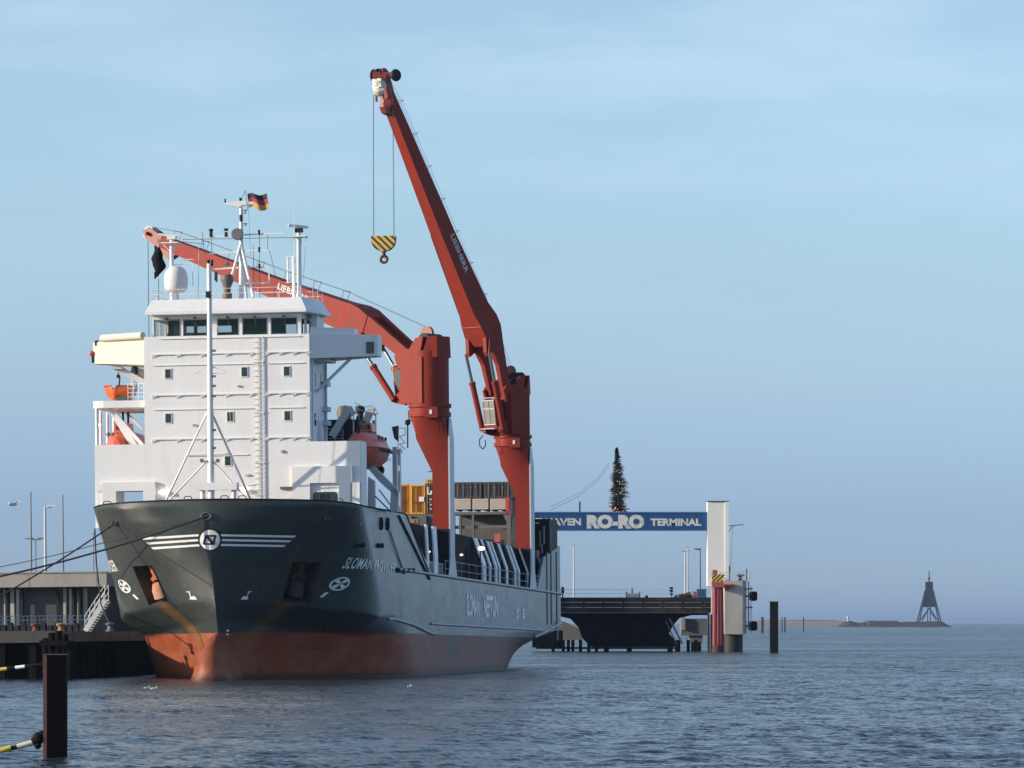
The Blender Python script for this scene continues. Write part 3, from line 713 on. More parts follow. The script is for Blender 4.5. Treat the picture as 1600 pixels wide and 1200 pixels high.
for a, b_ in panes:
    x0, x1 = fx(a, Y0, 510), fx(b_, Y0, 510)
    MB().box(x0-.05, x1+.05, Y0+.06, Y0+.08, pz0-.03, pz1+.03).build('bridge_window', PANE, wh)
    mb = MB(); xm = (x0+x1)/2; mb.bar((xm, Y0-.06, pz1+.12), (xm+.12, Y0-.05, pz1-.55), .03); mb.box(xm-.1, xm+.1, Y0-.1, Y0-.003, pz1+.05, pz1+.2)
    for x in (x0-.045, x1+.005): mb.box(x, x+.04, Y0-.03, Y0-.003, pz0-.03, pz1+.03)
    for z in (pz0-.06, pz1+.03): mb.box(x0-.045, x1+.045, Y0-.03, Y0-.003, z, z+.035)
    mb.build('window_wiper', GREY, wh)
# slanted visor roof
za, zb, zc = fz(489, 355, YF), fz(486, 355), fz(467, 355, YF+.6)
o0 = [(fx(226.5, YF-.5, 488), YF-.5), (fx(478, YF-.5, 485), YF-.5), (tR+.45, 9.0), (tR+.45, 12.4), (fx(226.5, YF-.5, 488), 12.4)]
o1 = [(fx(237, YF+.5, 468), YF+.5), (fx(470, YF+.5, 468), YF+.5), (tR-.1, 8.6), (tR-.1, 12.0), (fx(237, YF+.5, 468), 12.0)]
mb = MB(); mb.loft([[(x, y, za) for x, y in o0], [(x, y, za+.16) for x, y in o0], [(x, y, zc) for x, y in o1]])
roof = mb.build('bridge_roof', WHITE, ship)
MB().path([(x, y-.03, za-.05) for x, y in o0[:4]], .04).build('visor_pipe', WHITE2, roof)
mb = MB(); zr = zc+.75
ring = [V((x, y, 0)) for x, y in o1]
for zz in (.42, .78):
    mb.path([p+V((0,0,zc+zz)) for p in ring]+[ring[0]+V((0,0,zc+zz))], .022, n=5)
for p, q in zip(ring, ring[1:]+ring[:1]):
    n = max(1, int((q-p).length/1.5))
    for i in range(n): r_ = p.lerp(q, i/n); mb.tube(r_+V((0,0,zc)), r_+V((0,0,zc+.78)), .022, n=5)
mb.build('roof_railing', WHITE2, roof)
MB().box(tR-.3, tR+.1, 8.9, 11.5, wz0, wz1).build('bridge_side_panel', PALE, wh)

# bridge wings swept aft
def wing(s, xi, xo, name_, m, z0a, z0b, z1, label=None):
    f = 3.3; a = [(xi, YF+.25), (xo, YF+f), (xo, YF+f+1.5), (xi, YF+f+1.6)]
    zb_ = [z0a, z0b, z0b, z0a]
    mb = MB(); mb.loft([[(x, y, z) for (x, y), z in zip(a, zb_)], [(x, y, z1) for x, y in a]]); o = mb.build(name_, m, ship, label=label); return a, o
xo = fx(145.5, YF+3.3, 550); a, wgl = wing(-1, tL-.003, xo, 'bridge_wing', CREAM, fz(567), fz(568, 150, YF+3.3), fz(532, 180, YF+1.5), 'cream canvas covered bridge wing on the quay side')
MB().tube((xo+.9, YF+2.6, fz(527, 180, YF+2)), (tL-.1, YF+.1, fz(525, 180, YF)), .27, n=14).build('canvas_roll', CREAM, wgl, smooth=50)
mb = MB(); mb.tube((xo+.3, YF+3.2, fz(531)), (xo+.3, YF+3.2, fz(523)), .15); mb.bar((xo-.02, YF+3.25, fz(546)), (xo-.02, YF+3.25, fz(558)), .14); mb.build('wing_instrument', DARK, wgl)
MB().ball((xo-.12, YF+3.25, fz(543)), .2).build('side_light', mat('red_lens', (.7,.08,.06), .3), wgl, smooth=50)
xo2 = fx(590.5, YF+3.3, 540); a, wgr = wing(1, tR+.003, xo2, 'bridge_wing', WHITE, fz(562), fz(556, 590, YF+3.3), fz(523, 590, YF+3.3))
mb = MB(); x3 = fx(553, YF+2.4, 520); mb.loft([[(x, y, z) for x, y in ((tR+.003,YF+.35),(x3,YF+2.45),(x3,YF+3.8),(tR+.003,YF+3.8))] for z in (fz(523,590,YF+3.3)+.003, fz(512.5, 540, YF+2))]); mb.build('wing_canopy', WHITE, wgr)
c = V((xo2-.55, YF+3.3-.36, fz(543, 580, YF+3))); d = V((xo2-tR, 3.05, 0)).normalized(); nn = V((d.y, -d.x, 0))
mb = MB(); mb.hexa([c-d*.28+nn*.02+V((0,0,-.42)), c+d*.28+nn*.02+V((0,0,-.42)), c+d*.28+nn*.14+V((0,0,-.42)), c-d*.28+nn*.14+V((0,0,-.42)), c-d*.28+nn*.02+V((0,0,.42)), c+d*.28+nn*.02+V((0,0,.42)), c+d*.28+nn*.14+V((0,0,.42)), c-d*.28+nn*.14+V((0,0,.42))]); mb.build('wing_window', GLASS, wgr)
mb = MB(); mb.bar((tR+.1, 8.6, fz(612)), (tR+.58*(xo2-tR), YF+2.9, fz(558)), .22); mb.box(tR+.003, tR+1.2, 8.2, 10.5, fz(566), fz(562)); mb.build('wing_strut', PALE, wgr)

# ------------------------------------------------------------------ roof top: masts, radars, radome
zr = zc - .05
def rx_(px, py, y=9.0): return FP(px, py, y)
# main mast
yM = 9.5; B = rx_(377, 466, yM); T = rx_(376.5, 316, yM)
mb = MB(); mb.tube((B.x, yM, zr), (T.x, yM, rx_(377, 385, yM).z), .20, .16, n=14); mb.tube((T.x, yM, rx_(377, 385, yM).z), (T.x, yM, T.z), .15, .12, n=12)
for px, dy in ((361, -.9), (396, -.9)):
    e = rx_(px, 437 if px < 370 else 464, yM+dy); mb.tube((B.x, yM, rx_(377, 381, yM).z), (e.x, yM+dy, e.z), .12, n=10)
mb.tube((B.x, yM, rx_(377, 381, yM).z), (B.x, yM+2.0, zr), .11, n=10)
mast = mb.build('radar_mast', WHITE, ship, smooth=50)
def zy(py, y=yM, px=377): return rx_(px, py, y).z
def xx(px, py=400, y=yM): return rx_(px, py, y).x
mb = MB()
mb.bar((xx(322), yM, zy(369)), (xx(372), yM, zy(368)), .11); mb.bar((xx(382), yM, zy(367)), (xx(445), yM, zy(366)), .10)
mb.bar((xx(327), yM-.1, zy(395.5)), (xx(376), yM-.1, zy(393)), .12); mb.bar((xx(376), yM-.1, zy(392)), (xx(421), yM-.1, zy(392.5)), .10)
mb.bar((xx(333), yM, zy(419.5)), (xx(372), yM, zy(418)), .12); mb.bar((xx(384), yM, zy(418)), (xx(420), yM, zy(418)), .08)
mb.bar((xx(372), yM, zy(443)), (xx(420), yM, zy(443)), .10); mb.bar((xx(420), yM, zy(443)), (xx(420), yM, zy(418)), .08)
mb.prism([(xx(351), yM-.2, zy(319)), (xx(351), yM-.2, zy(317)), (xx(374), yM-.2, zy(314)), (xx(407), yM-.2, zy(317)), (xx(403), yM-.2, zy(319)), (xx(381), yM-.2, zy(321)), (xx(374), yM-.2, zy(324))], (0,.4,0))
mb.build('mast_yard', WHITE2, mast)
mb = MB(); mb.lathe([(.42,-.1),(.45,.0),(.45,.18),(.30,.26)], (xx(373), yM-.45, zy(366.5)), 20, ax=1); mb.build('dish_antenna', GREY, mast, smooth=50)
mb = MB()
for px, py in ((330,364),(353.5,365)): mb.tube((xx(px), yM, zy(369)), (xx(px), yM, zy(358 if px < 340 else 362)), .14, .11); mb.tube((xx(px), yM, zy(360)), (xx(px), yM, zy(356.5)), .17)
for py in (364, 391, 417): mb.tube((xx(405.5), yM-.1, zy(py+3.5)), (xx(405.5), yM-.1, zy(py-4)), .09)
for py in (311,): mb.tube((xx(376.5), yM, zy(316)), (xx(376.5), yM, zy(309)), .10)
mb.tube((xx(378), yM-.15, zy(346)), (xx(378), yM-.15, zy(336)), .13); mb.tube((xx(352.5), yM, zy(317)), (xx(352.5), yM, zy(310)), .06); mb.tube((xx(338), yM-.3, zy(438)), (xx(338), yM-.3, zy(424)), .09)
mb.build('navigation_light', DARK, mast, smooth=50)
mb = MB()
for py in (329, 334, 350): mb.bar((xx(379), yM, zy(py)), (xx(386), yM, zy(py-1)), .05); 
mb.bar((xx(386), yM, zy(328)), (xx(383), yM, zy(332)), .09); mb.bar((xx(386), yM, zy(349)), (xx(383), yM, zy(353)), .09)
mb.lathe([(.02,.22),(.2,.12),(.28,0),(.05,-.02),(.04,-.35)], (xx(354), yM, zy(413)), 14)
mb.build('mast_fittings', GREY, mast, smooth=50)
mb = MB()
for px, a, b_ in ((418.5,366,392),(396,383,466),(405.5,364,466),(310,385,420),(428,440,466),(331,369,395)): mb.tube((xx(px), yM, zy(a)), (xx(px), yM, zy(b_)), .022, n=5)
for a, b_ in (((320,380),(283,375)),((285,372),(455,373)),((421,392),(432,440)),((320,395),(316,360)),):
    mb.tube((xx(a[0]), yM, zy(a[1])), (xx(b_[0]), yM, zy(b_[1])), .02, n=5)
mb.build('aerial_wires', WIRE, mast)
# bronze funnel-shaped ventilator
c = (xx(355,450,8.4), 8.4, zr); mb = MB(); mb.lathe([(.36,0),(.36,.55),(.26,.6),(.28,1.0),(.48,1.5),(.50,1.75),(.38,1.95),(.1,1.95)], c, 18); mb.build('ventilator', BROWN, roof, smooth=40)
# left radar post with radome
yl = 8.6; x = rx_(268.5, 420, yl).x; zt_ = rx_(268, 372, yl).z; mb = MB()
mb.tube((x, yl, zr), (x, yl, zt_-.1), .17, .15, n=12); mb.box(x-.75, x+.6, yl-.5, yl+.5, zt_-.42, zt_-.34); mb.box(x-.3, x+.35, yl-.3, yl+.3, zt_-.1, zt_+.12)
for q in (-.7, .55): mb.bar((x, yl, zt_-1.1), (x+q, yl, zt_-.42), .05)
mb.box(x+.6, x+1.6, yl, yl+.5, rx_(280,406,yl).z, rx_(280,405,yl).z); mb.path([(x+.1,yl+.2,zt_-2.0),(x+1.55,yl+.2,zt_-1.9),(x+1.55,yl+.2,zt_-3.6)], .03)
mb.tube((rx_(276,450,yl).x, yl+.2, zr), (rx_(276,450,yl).x, yl+.2, zr+1.0), .15)
rp_ = mb.build('radar_post', WHITE, ship, smooth=50)
MB().bar((x-1.0, yl-.1, zt_+.28), (x+1.0, yl+.1, zt_+.12), .14, .20).build('radar_scanner', WHITE2, rp_)
cz = rx_(275, 436, 8.0); r_ = .90
pf = [(.30,-.97),(.62,-.97),(.80,-.80),(.87,-.5),(.90,-.1),(.88,.25),(.78,.55),(.58,.80),(.32,.94),(.02,.98)]
MB().lathe(pf, (cz.x, 8.0, cz.z), 32).build('satellite_dome', mat('radome_white', (.70,.68,.63), .4, var=.02), rp_, smooth=50)
# right radar post pair with whip aerial
yr = 9.3; x = rx_(467.5, 420, yr).x; zt_ = rx_(467, 362, yr).z; mb = MB()
mb.tube((x, yr, zr), (x, yr, zt_), .19, .16, n=12); mb.box(x-.62, x+.62, yr-.5, yr+.5, zt_-.42, zt_-.34); x2 = rx_(459, 430, yr).x
mb.tube((x2, yr, zr), (x2, yr, rx_(459,400,yr).z), .13, n=10)
for py in (401, 422, 441): mb.box(x2-.6, x2, yr-.1, yr+.1, rx_(455,py,yr).z-.04, rx_(455,py,yr).z+.04)
mb.tube((x2-.45, yr, rx_(450,400,yr).z), (x2-.45, yr, rx_(450,441,yr).z), .07)
for z in (1.0, 2.0, 3.0, 4.0): mb.bar((x2, yr, zr+z), (x, yr, zr+z), .06)
pr_ = mb.build('radar_post', WHITE, ship, smooth=50)
mb = MB(); mb.box(x-.28, x+.28, yr-.25, yr+.25, zt_-.05, zt_+.25); mb.build('radar_motor', DARK, pr_)
MB().bar((x-.72, yr-.35, zt_+.45), (x+.62, yr+.35, zt_+.34), .14, .20).build('radar_scanner', WHITE2, pr_)
mb = MB(); w0 = rx_(460, 466, 9.0); w1 = rx_(460, 203, 9.0); mb.tube((w0.x, 9, zr), (w1.x, 9, w1.z), .035, .012, n=6); w0 = rx_(309.5, 466, 9.0); w1 = rx_(311, 330, 9.0); mb.tube((w0.x, 9, zr), (w1.x, 9, w1.z), .03, .01, n=6)
mb.tube((x+.2, yr, zt_-.4), (x+.05, yr, zr+1.8), .02, n=5); mb.tube((x+.55, yr, zt_-.4), (x+.3, yr, zr+1.5), .02, n=5)
mb.build('whip_aerial', WHITE2, pr_)

# flag flying from the mast
def flag():
    X0, X1 = xx(388.5, 315), xx(419.5, 315); z1, z0 = zy(303.5), zy(326.5); NX, NZ = 18, 12; mb = MB()
    P = []
    for i in range(NX+1):
        for k in range(NZ+1):
            u, v_ = i/NX, k/NZ; P.append((lerp(X0, X1, u) + .04*math.sin(v_*5), 9.3 + .14*math.sin(u*9+v_*1.5)*u**.5, lerp(z0, z1, v_) + .07*math.sin(u*8) - .10*u + .10*(1-v_)*math.sin(u*6)))
    mb.v = P; H = NZ+1
    for i in range(NX):
        for k in range(NZ): mb.f.append((i*H+k, (i+1)*H+k, (i+1)*H+k+1, i*H+k+1)); mb.m.append(k//4)
    ms = [mat('flag_gold', (.50,.29,.07), .8), mat('flag_red', (.30,.04,.06), .8), mat('flag_black', (.02,.02,.025), .8)]
    me_base = V((X0, 9.3, z0))
    o = solo(mb, 'flag', ms, 'black, red and gold striped flag streaming from the masthead of the ship', 'flag', me_base, M_SHIP)
    sm = o.modifiers.new('thick', 'SOLIDIFY'); sm.thickness = .015
    return o
flag()
mb = MB(); mb.tube((xx(388.5), 9.3, zy(329)), (xx(385.5), 9.3, zy(298)), .02, n=5); mb.tube((xx(385.5), 9.3, zy(298)), (xx(377), yM, zy(316)), .02, n=5); mb.tube((xx(390), 9.3, zy(327)), (xx(391.5), yM, zy(400)), .012, n=5); mb.build('flag_halyard', WIRE, mast)

# ------------------------------------------------------------------ forecastle mast
yf = 2.6; A = FP(330, 780, yf); Tp = FP(326.8, 412, yf); mb = MB()
q1_ = FP(328.5, 600, yf)
mb.tube((A.x, yf, A.z), (A.x, yf, FP(329, 640, yf).z), .25, .23, n=16); mb.tube((A.x, yf, FP(329,640,yf).z), (Tp.x, yf, Tp.z+.0), .215, .17, n=16)
zb_ = FP(330, 766, yf).z; zt2 = FP(330, 754.5, yf).z; xa, xb = FP(309, 760, yf).x, FP(371.5, 760, yf).x
mb.box(xa, xb, yf-.4, yf+.45, zb_, zt2)
for px in (317, 365.5): x = FP(px, 770, yf).x; mb.tube((x, yf, zLo), (x, yf, zb_), .19, n=12)
fm = mb.build('foremast', WHITE, ship, smooth=50)
mb = MB()
top = FP(327.5, 637, yf); mid = FP(328, 715, yf)
for px in (257.5, 394):
    e = FP(px, 786, yf+1.4); e2 = FP(px+(3 if px < 300 else -3), 786, yf-.2)
    mb.tube((top.x, yf, top.z), e, .085, n=8); mb.tube((mid.x, yf, mid.z), e2, .07, n=8)
a = FP(292, 711, yf+.6); b_ = FP(362, 709, yf+.7); mb.tube(a, b_, .05, n=8)
mb.build('mast_stay', WHITE2, fm, smooth=50)
mb = MB()
z1 = FP(327, 583.5, yf).z; z2 = FP(327, 571, yf).z; x0 = FP(303, 583, yf).x; x1 = FP(353, 583, yf).x; xm = FP(327.5, 580, yf).x
mb.tube((x0, yf, z1), (x1, yf, z1), .03, n=6); mb.tube((x0, yf, z1), (xm, yf, z2), .035, n=6); mb.tube((x1, yf, z1+.1), (xm, yf, z2), .035, n=6)
e0 = FP(310, 780, yf+.5); e1 = FP(372, 780, yf+.5); mb.tube((x0, yf, z1), e0, .014, n=5); mb.tube((x1, yf, z1), e1, .014, n=5)
z = FP(327, 770, yf).z
mb.build('signal_yard', WHITE2, fm)
mb = MB()
for py in (548, 588, 603, 619, 672, 700): p = FP(335, py, yf); mb.box(p.x-.12, p.x+.1, yf-.12, yf+.1, p.z-.08, p.z+.08)
for py in (530, 555, 575, 645, 660, 688, 730): p = FP(334, py, yf); mb.bar((p.x-.2, yf, p.z), (p.x+.06, yf-.1, p.z), .04)
mb.build('mast_lamp_bracket', GREY, fm)
mb = MB(); p = FP(325, 412, yf); mb.tube((p.x+.02, yf, p.z), (p.x+.02, yf, p.z+.28), .12); p = FP(331, 408, yf); mb.tube((p.x, yf, p.z-.35), (p.x, yf, p.z+.1), .10); p = FP(327, 458, yf); mb.box(p.x-.20, p.x+.16, yf-.3, yf-.12, p.z-.35, p.z+.12)
p = FP(338.5, 432, yf); mb.tube((p.x,yf,p.z-.4),(p.x,yf,p.z+.3),.07)
mb.build('masthead_lamp', DARK, fm, smooth=50)
for px, py in ((317,720),(341.5,720)):
    p = FP(px, py, yf); MB().tube((p.x, yf-.35, p.z), (p.x, yf, p.z), .15, .12).build('floodlight_head', GREY, fm, smooth=50)
for px, yy in ((338.5, 511),):
    p = FP(px, yy, yf); MB().box(p.x-.08, p.x+.08, yf-.1, yf+.1, p.z-.1, p.z+.1).build('lamp', WHITE2, fm)

# ------------------------------------------------------------------ boat decks, davits and boats
mb = MB(); y0, y1 = YF+.6, 15.5
zP0, zP1 = fz(638, 180, 8), fz(627, 180, 8); xo = fx(145.5, 8, 630)
prof = [(xo+1.0, y0), (tL-.003, y0), (tL-.003, y1), (xo+.3, y1), (xo, y1-1), (xo, y0+.9), (xo+.15, y0+.35), (xo+.5, y0+.1)]
mb.loft([[(x, y, zP0) for x, y in prof], [(x, y, zP1) for x, y in prof]])
bd = mb.build('boat_deck', WHITE, ship)
mb = MB()
for px, y in ((151.5, YF+.9), (157.5, 11), (168, 13.5), (178, 15)):
    x = FP(px, 665, y).x; mb.tube((x, y, zTop-.3), (x, y, zP0), .14 if y < 8 else .11, n=8)
a = FP(172, 636, 8); b_ = FP(222.5, 692, 8); mb.bar((a.x, 8, zP0), (b_.x, 8, zTop), .24, .24)
mb.bar((FP(196, 640, 13).x, 13, zP0), (FP(224, 672, 13).x, 13, FP(224,672,13).z), .2, .2)
mb.bar((FP(178, 645, 9.5).x, 9.5, FP(178,645,9.5).z), (FP(214, 697, 9.5).x, 9.5, zTop-.3), .28, .5)
mb.box(fx(150, 9, 700), tL-.003, YF+2.203, 16, zTop-2.2, zTop-2.05)
mb.build('deck_pillar', WHITE, bd)
MB().ball(FP(155.5, 664, 8.2), .11).build('deck_light', LAMP, bd, smooth=60)
def railing(pts, h=1.0, r=.022, rails=3, sp_=1.4):
    mb = MB(); pts = [V(p) for p in pts]
    for k in range(rails): mb.path([p+V((0,0,h*(k+1)/rails)) for p in pts], r, n=5)
    for p, q in zip(pts[:-1], pts[1:]):
        n = max(1, int((q-p).length/sp_))
        for i in range(n+1): s_ = p.lerp(q, i/n); mb.tube(s_, s_+V((0,0,h)), r, n=5)
    return mb
railing([(fx(200,8.4,620), 8.4, zP1), (tL-.1, 8.4, zP1)], 1.3, rails=4, sp_=.35).build('boat_deck_railing', WHITE2, bd)
# davit over the rescue boat
mb = MB(); a = FP(177, 573, 10); b_ = FP(186, 572, 10); c_ = FP(222, 600, 10)
mb.bar((b_.x-.2, 10, b_.z-.1), (tL+.05, 10, c_.z-.4), .30, .45); mb.bar((b_.x-.5, 9.6, b_.z-.05), (b_.x+.4, 9.6, b_.z-.05), .35, .4); mb.bar((b_.x+.8, 10.6, b_.z-.35), (tL+.05, 10.6, b_.z-.9), .5, .7)
mb.bar((fx(207,10,600), 10, zP1), (fx(207,10,600), 10, fz(590,207,10)), .25)
dv = mb.build('rescue_boat_davit', PALE, bd)
mb = MB(); p = FP(212, 577, 9.8); mb.tube((p.x, 9.8, p.z-.35), (p.x, 9.8, p.z+.35), .18); mb.build('davit_winch', DARK, dv)

def boat(name, label, base, Lb, Wb, Hb, m, enclosed, cat='lifeboat'):
    t = thing(name, label, cat, base, M_SHIP); b0 = V(base); mb = MB(); K = 14; rings = []
    for i in range(K+1):
        u = i/K; s_ = max(.04, math.sin(math.pi*min(1, u*1.15+.0)**.75) if u < .6 else math.sin(math.pi*(.5+.5*(u-.6)/.4*.86)) ) if False else max(.05, (1-abs(2*u-1)**(3.0 if enclosed else 3.2)))**.60
        kz = (.30 if enclosed else .10)*abs(2*u-1)**2.5*Hb; ring = []
        wb = Wb/2*s_; y = b0.y + Lb*u
        for x_, z_ in ((-1,.50),(-.96,.40),(-.78,.18),(-.40,.04),(0,0),(.40,.04),(.78,.18),(.96,.40),(1,.50)):
            ring.append((b0.x + wb*x_, y, b0.z + kz*(1-z_*1.7 if z_ < .5 else 0) + Hb*z_*(1.0)))
        if enclosed:
            for x_, z_ in ((.94,.56),(.82,.70),(.55,.84),(.2,.90),(-.2,.90),(-.55,.84),(-.82,.70),(-.94,.56)): ring.append((b0.x + wb*x_*.97, y, b0.z + Hb*(.5+(z_-.5)*(.35+.65*s_))))
        else:
            for x_, z_ in ((.9,.50),(.8,.40),(-.8,.40),(-.9,.50)): ring.append((b0.x + wb*x_, y, b0.z + Hb*(z_+.0)))
        rings.append(ring)
    mb.loft(rings); mb.build('boat_hull', m, t, smooth=42)
    mb = MB()
    rings2 = []
    for sd in (1, -1):
        pts = []
        for i in range(K+1): u = i/K; s_ = max(.05, (1-abs(2*u-1)**(3.0 if enclosed else 3.2)))**.60; pts.append((b0.x+sd*(Wb/2*s_+.02), b0.y+Lb*u, b0.z+Hb*.5))
        mb.path(pts, .06)
    mb.build('fender_rail', mat(name+'_rail', (.42,.07,.03), .5), t, smooth=50)
    return t, b0
# port lifeboat hanging in its davit
lb, b0 = boat('lifeboat', 'orange-red enclosed lifeboat with a small cabin hanging on the shaded side of the ship', (8.4, 12.5, 15.75), 9.2, 2.9, 3.15, ORANGE, True)
mb = MB(); mb.loft([[(b0.x+x, b0.y+y, b0.z+2.85) for x, y in ((-.6,3.4),(.6,3.4),(.6,5.4),(-.6,5.4))], [(b0.x+x*.8, b0.y+y, b0.z+3.5) for x, y in ((-.6,3.6),(.6,3.6),(.6,5.2),(-.6,5.2))]]); cab = mb.build('steering_cabin', ORANGE, lb)
mb = MB(); mb.box(b0.x-.4, b0.x+.4, b0.y+3.44, b0.y+3.5, b0.z+3.0, b0.z+3.35); mb.build('cabin_window', GLASS, cab)
mb = MB()
for i in range(7): y = b0.y + 2 + i*.75; mb.box(b0.x+1.44, b0.x+1.52, y, y+.28, b0.z+1.25, b0.z+1.5)
for i in range(3): y = b0.y+2.5+i*1.3; mb.box(b0.x+1.22, b0.x+1.34, y, y+.4, b0.z+2.2, b0.z+2.45)
mb.build('grab_loop', DARK, lb)
mb = MB(); c_ = (b0.x+.1, b0.y+8.3, b0.z+.1); mb.lathe([(.42,0),(.42,.45),(.34,.5),(.30,.5),(.30,0)], c_, 18, ax=1); mb.tube((b0.x+.1, b0.y+7.9, b0.z+.1), (b0.x+.1, b0.y+8.9, b0.z+.1), .12); mb.build('propeller_guard', DARK, lb, smooth=50)
mb = MB()
for yy in (1.3, 7.6): mb.tube((b0.x, b0.y+yy, b0.z+2.6), (b0.x-.1, b0.y+yy, b0.z+3.9), .10)
mb.build('lifting_hook', DARK, lb)
# starboard lifeboat
lb2, b2 = boat('lifeboat', 'sunlit orange lifeboat under the boat deck on the quay side of the ship', (FP(181, 700, 8.8).x, 9.0, zTop-1.45), 7.5, 3.0, 3.0, ORANGE, True)
mb = MB(); mb.loft([[(b2.x+x, b2.y+y, b2.z+2.55) for x, y in ((-.5,1.2),(.55,1.2),(.55,3.2),(-.5,3.2))], [(b2.x+x*.9, b2.y+y, b2.z+3.25) for x, y in ((-.5,1.3),(.55,1.3),(.55,3.0),(-.5,3.0))]]); cab = mb.build('steering_cabin', ORANGE, lb2)
MB().box(b2.x-.32, b2.x+.42, b2.y+1.15, b2.y+1.3, b2.z+2.75, b2.z+3.05).build('cabin_window', GLASS, cab)
mb = MB()
for i in range(6): x = b2.x-.85+i*.33; mb.ball((x, b2.y+.85, b2.z+2.35+.05*math.cos(i)), .17, 8)
mb.build('canvas_bundle', mat('olive_canvas', (.20,.17,.10), .9), lb2, smooth=50)
mb = MB()
for x in (-.05, .35): mb.tube((b2.x+x, b2.y+2.2, b2.z+3.2), (b2.x+x, b2.y+2.2, zP0-.1), .09)
mb.build('fall_block', DARK, lb2)
# open rescue boat
rbx = FP(177.5, 610, 8.6).x
rb, b3 = boat('rescue_boat', 'small open bright orange rescue boat cradled on the upper boat deck above the lifeboat', (rbx, 8.6, zP1+.05), 4.4, 2.15, 2.3, ORANGE2, False, 'rescue boat')
mb = MB(); mb.tube((b3.x, b3.y+1.5, b3.z+.8), (b3.x+.1, b3.y+1.5, b3.z+1.9), .06); mb.ball((b3.x-.02, b3.y+1.5, b3.z+1.95), .15); mb.tube((b3.x-.02, b3.y+1.5, b3.z+1.95), (b3.x+.02, b3.y+1.5, b3.z+3.3), .035); mb.path([(b3.x+.1,b3.y+1.5,b3.z+2.4),(b3.x+.8,b3.y+1.6,b3.z+1.9),(b3.x+1.2,b3.y+1.7,b3.z+2.0),(b3.x+1.35,b3.y+1.8,b3.z+1.0)], .025); mb.build('lifting_sling', DARK, rb)
MB().box(b3.x+.25, b3.x+1.0, b3.y-.1, b3.y+.4, b3.z-.02, b3.z+.32).build('green_cover', mat('green_tarp', (.03,.08,.07), .8), rb)

# port davit frames
mb = MB()
for px0, px1, y in ((519, 546, 15.0), (563, 581, 21.0)):
    a = FP(px0, 682, y); b_ = FP(px1, 636, y); mb.bar(a, b_, .30, .55); mb.bar(b_, b_+V((.35,0,-.6)), .25, .35)
    mb.tube(b_+V((.3,0,-.4)), b_+V((.3,0,-2.2)), .05)
a = FP(554, 629, 15); b_ = FP(583, 633, 21); mb.path([a, (a+b_)/2+V((0,0,-.25)), b_], .025); mb.path([a+V((0,0,-.3)), (a+b_)/2+V((0,0,-.6)), b_+V((0,0,-.3))], .025)
mb.build('boat_davit', PALE, ship)
mb = MB(); a = FP(510, 690, 16); b_ = FP(560, 655, 16); mb.box(a.x, b_.x, 16, 19, a.z-1, b_.z)
mb.build('engine_casing', DARK, ship)
railing([(FP(511,690,15.5).x,15.5,FP(511,690,15.5).z),(FP(536,690,15.5).x,15.5,FP(511,690,15.5).z)], .95, rails=4, sp_=.5).build('casing_railing', PALE, ship)
c_ = FP(538, 660, 20); mb = MB(); mb.lathe([(.55,0),(.6,.9),(.4,1.25),(.1,1.3)], (c_.x, 20, c_.z), 16); mb.build('engine_exhaust_cowl', BROWN, ship, smooth=40)
c_ = FP(563, 660, 23); mb = MB(); mb.lathe([(.25,0),(.25,.7),(.38,.8),(.38,1.2),(.2,1.3)], (c_.x, 23, c_.z), 14); mb.build('engine_exhaust_cowl', DARK, ship, smooth=40)
# frames that carry the port boat deck
mb = MB()
x = SP(624, 740, BM-.15); y_ = x.y
for px, wd in ((621.5, .26), (626.5, .26)):
    p = SP(px, 740, BM-.15); mb.box(p.x-.35, p.x-.03, p.y-.3, p.y+.3, 12.3, SP(624, 699, BM-.15).z)
mb.bar(SP(622, 705, BM-.1), SP(626, 705, BM-.1), .3)
mb.prism([FP(576, 722, 16), FP(584, 728, 16), FP(622, 766, 16), FP(622, 778, 16), FP(604, 763, 16), FP(592, 752, 16), FP(574, 731, 16)], (0,.4,0))
mb.prism([FP(611, 758, 16), FP(622, 768, 16), FP(622, 800, 16), FP(609, 800, 16)], (0,.4,0))
mb.prism([FP(575, 745, 15), FP(585, 752, 15), FP(586, 800, 15), FP(574, 800, 15)], (0,.4,0))
mb.build('boat_deck_frame', PALE, ship)
mb = MB(); mb.tube(FP(592, 765, 17), FP(610, 789, 17), .05, n=6); mb.tube(FP(586, 775, 14), FP(611, 800, 14), .05); mb.build('guy_rope', WIRE, ship)
mb = MB(); p = SP(637, 660, BM-1.6); a = SP(637, 700, BM-1.6); mb.tube(a, p, .06); mb.ball(p, .24, 10); 
pts = [SP(q, r_, BM-1.0) for q, r_ in ((622,705),(622,669),(633,669),(633,680),(624,682),(633,692),(624,694),(633,702))]; mb.path(pts, .025)
mb.prism([SP(612, 667, BM-1.8), SP(622, 665, BM-1.8), SP(622, 690, BM-1.8), SP(616, 685, BM-1.8)], (.05,0,0)); mb.build('search_lamp_stand', DARKG, ship, smooth=50)
railing([(x_, 14, z_) for x_, z_ in ((FP(606,720,14).x, FP(606,722,14).z), (FP(610,720,14).x, FP(606,722,14).z))], .3, rails=2).build('boarding_ladder', PALE, ship)
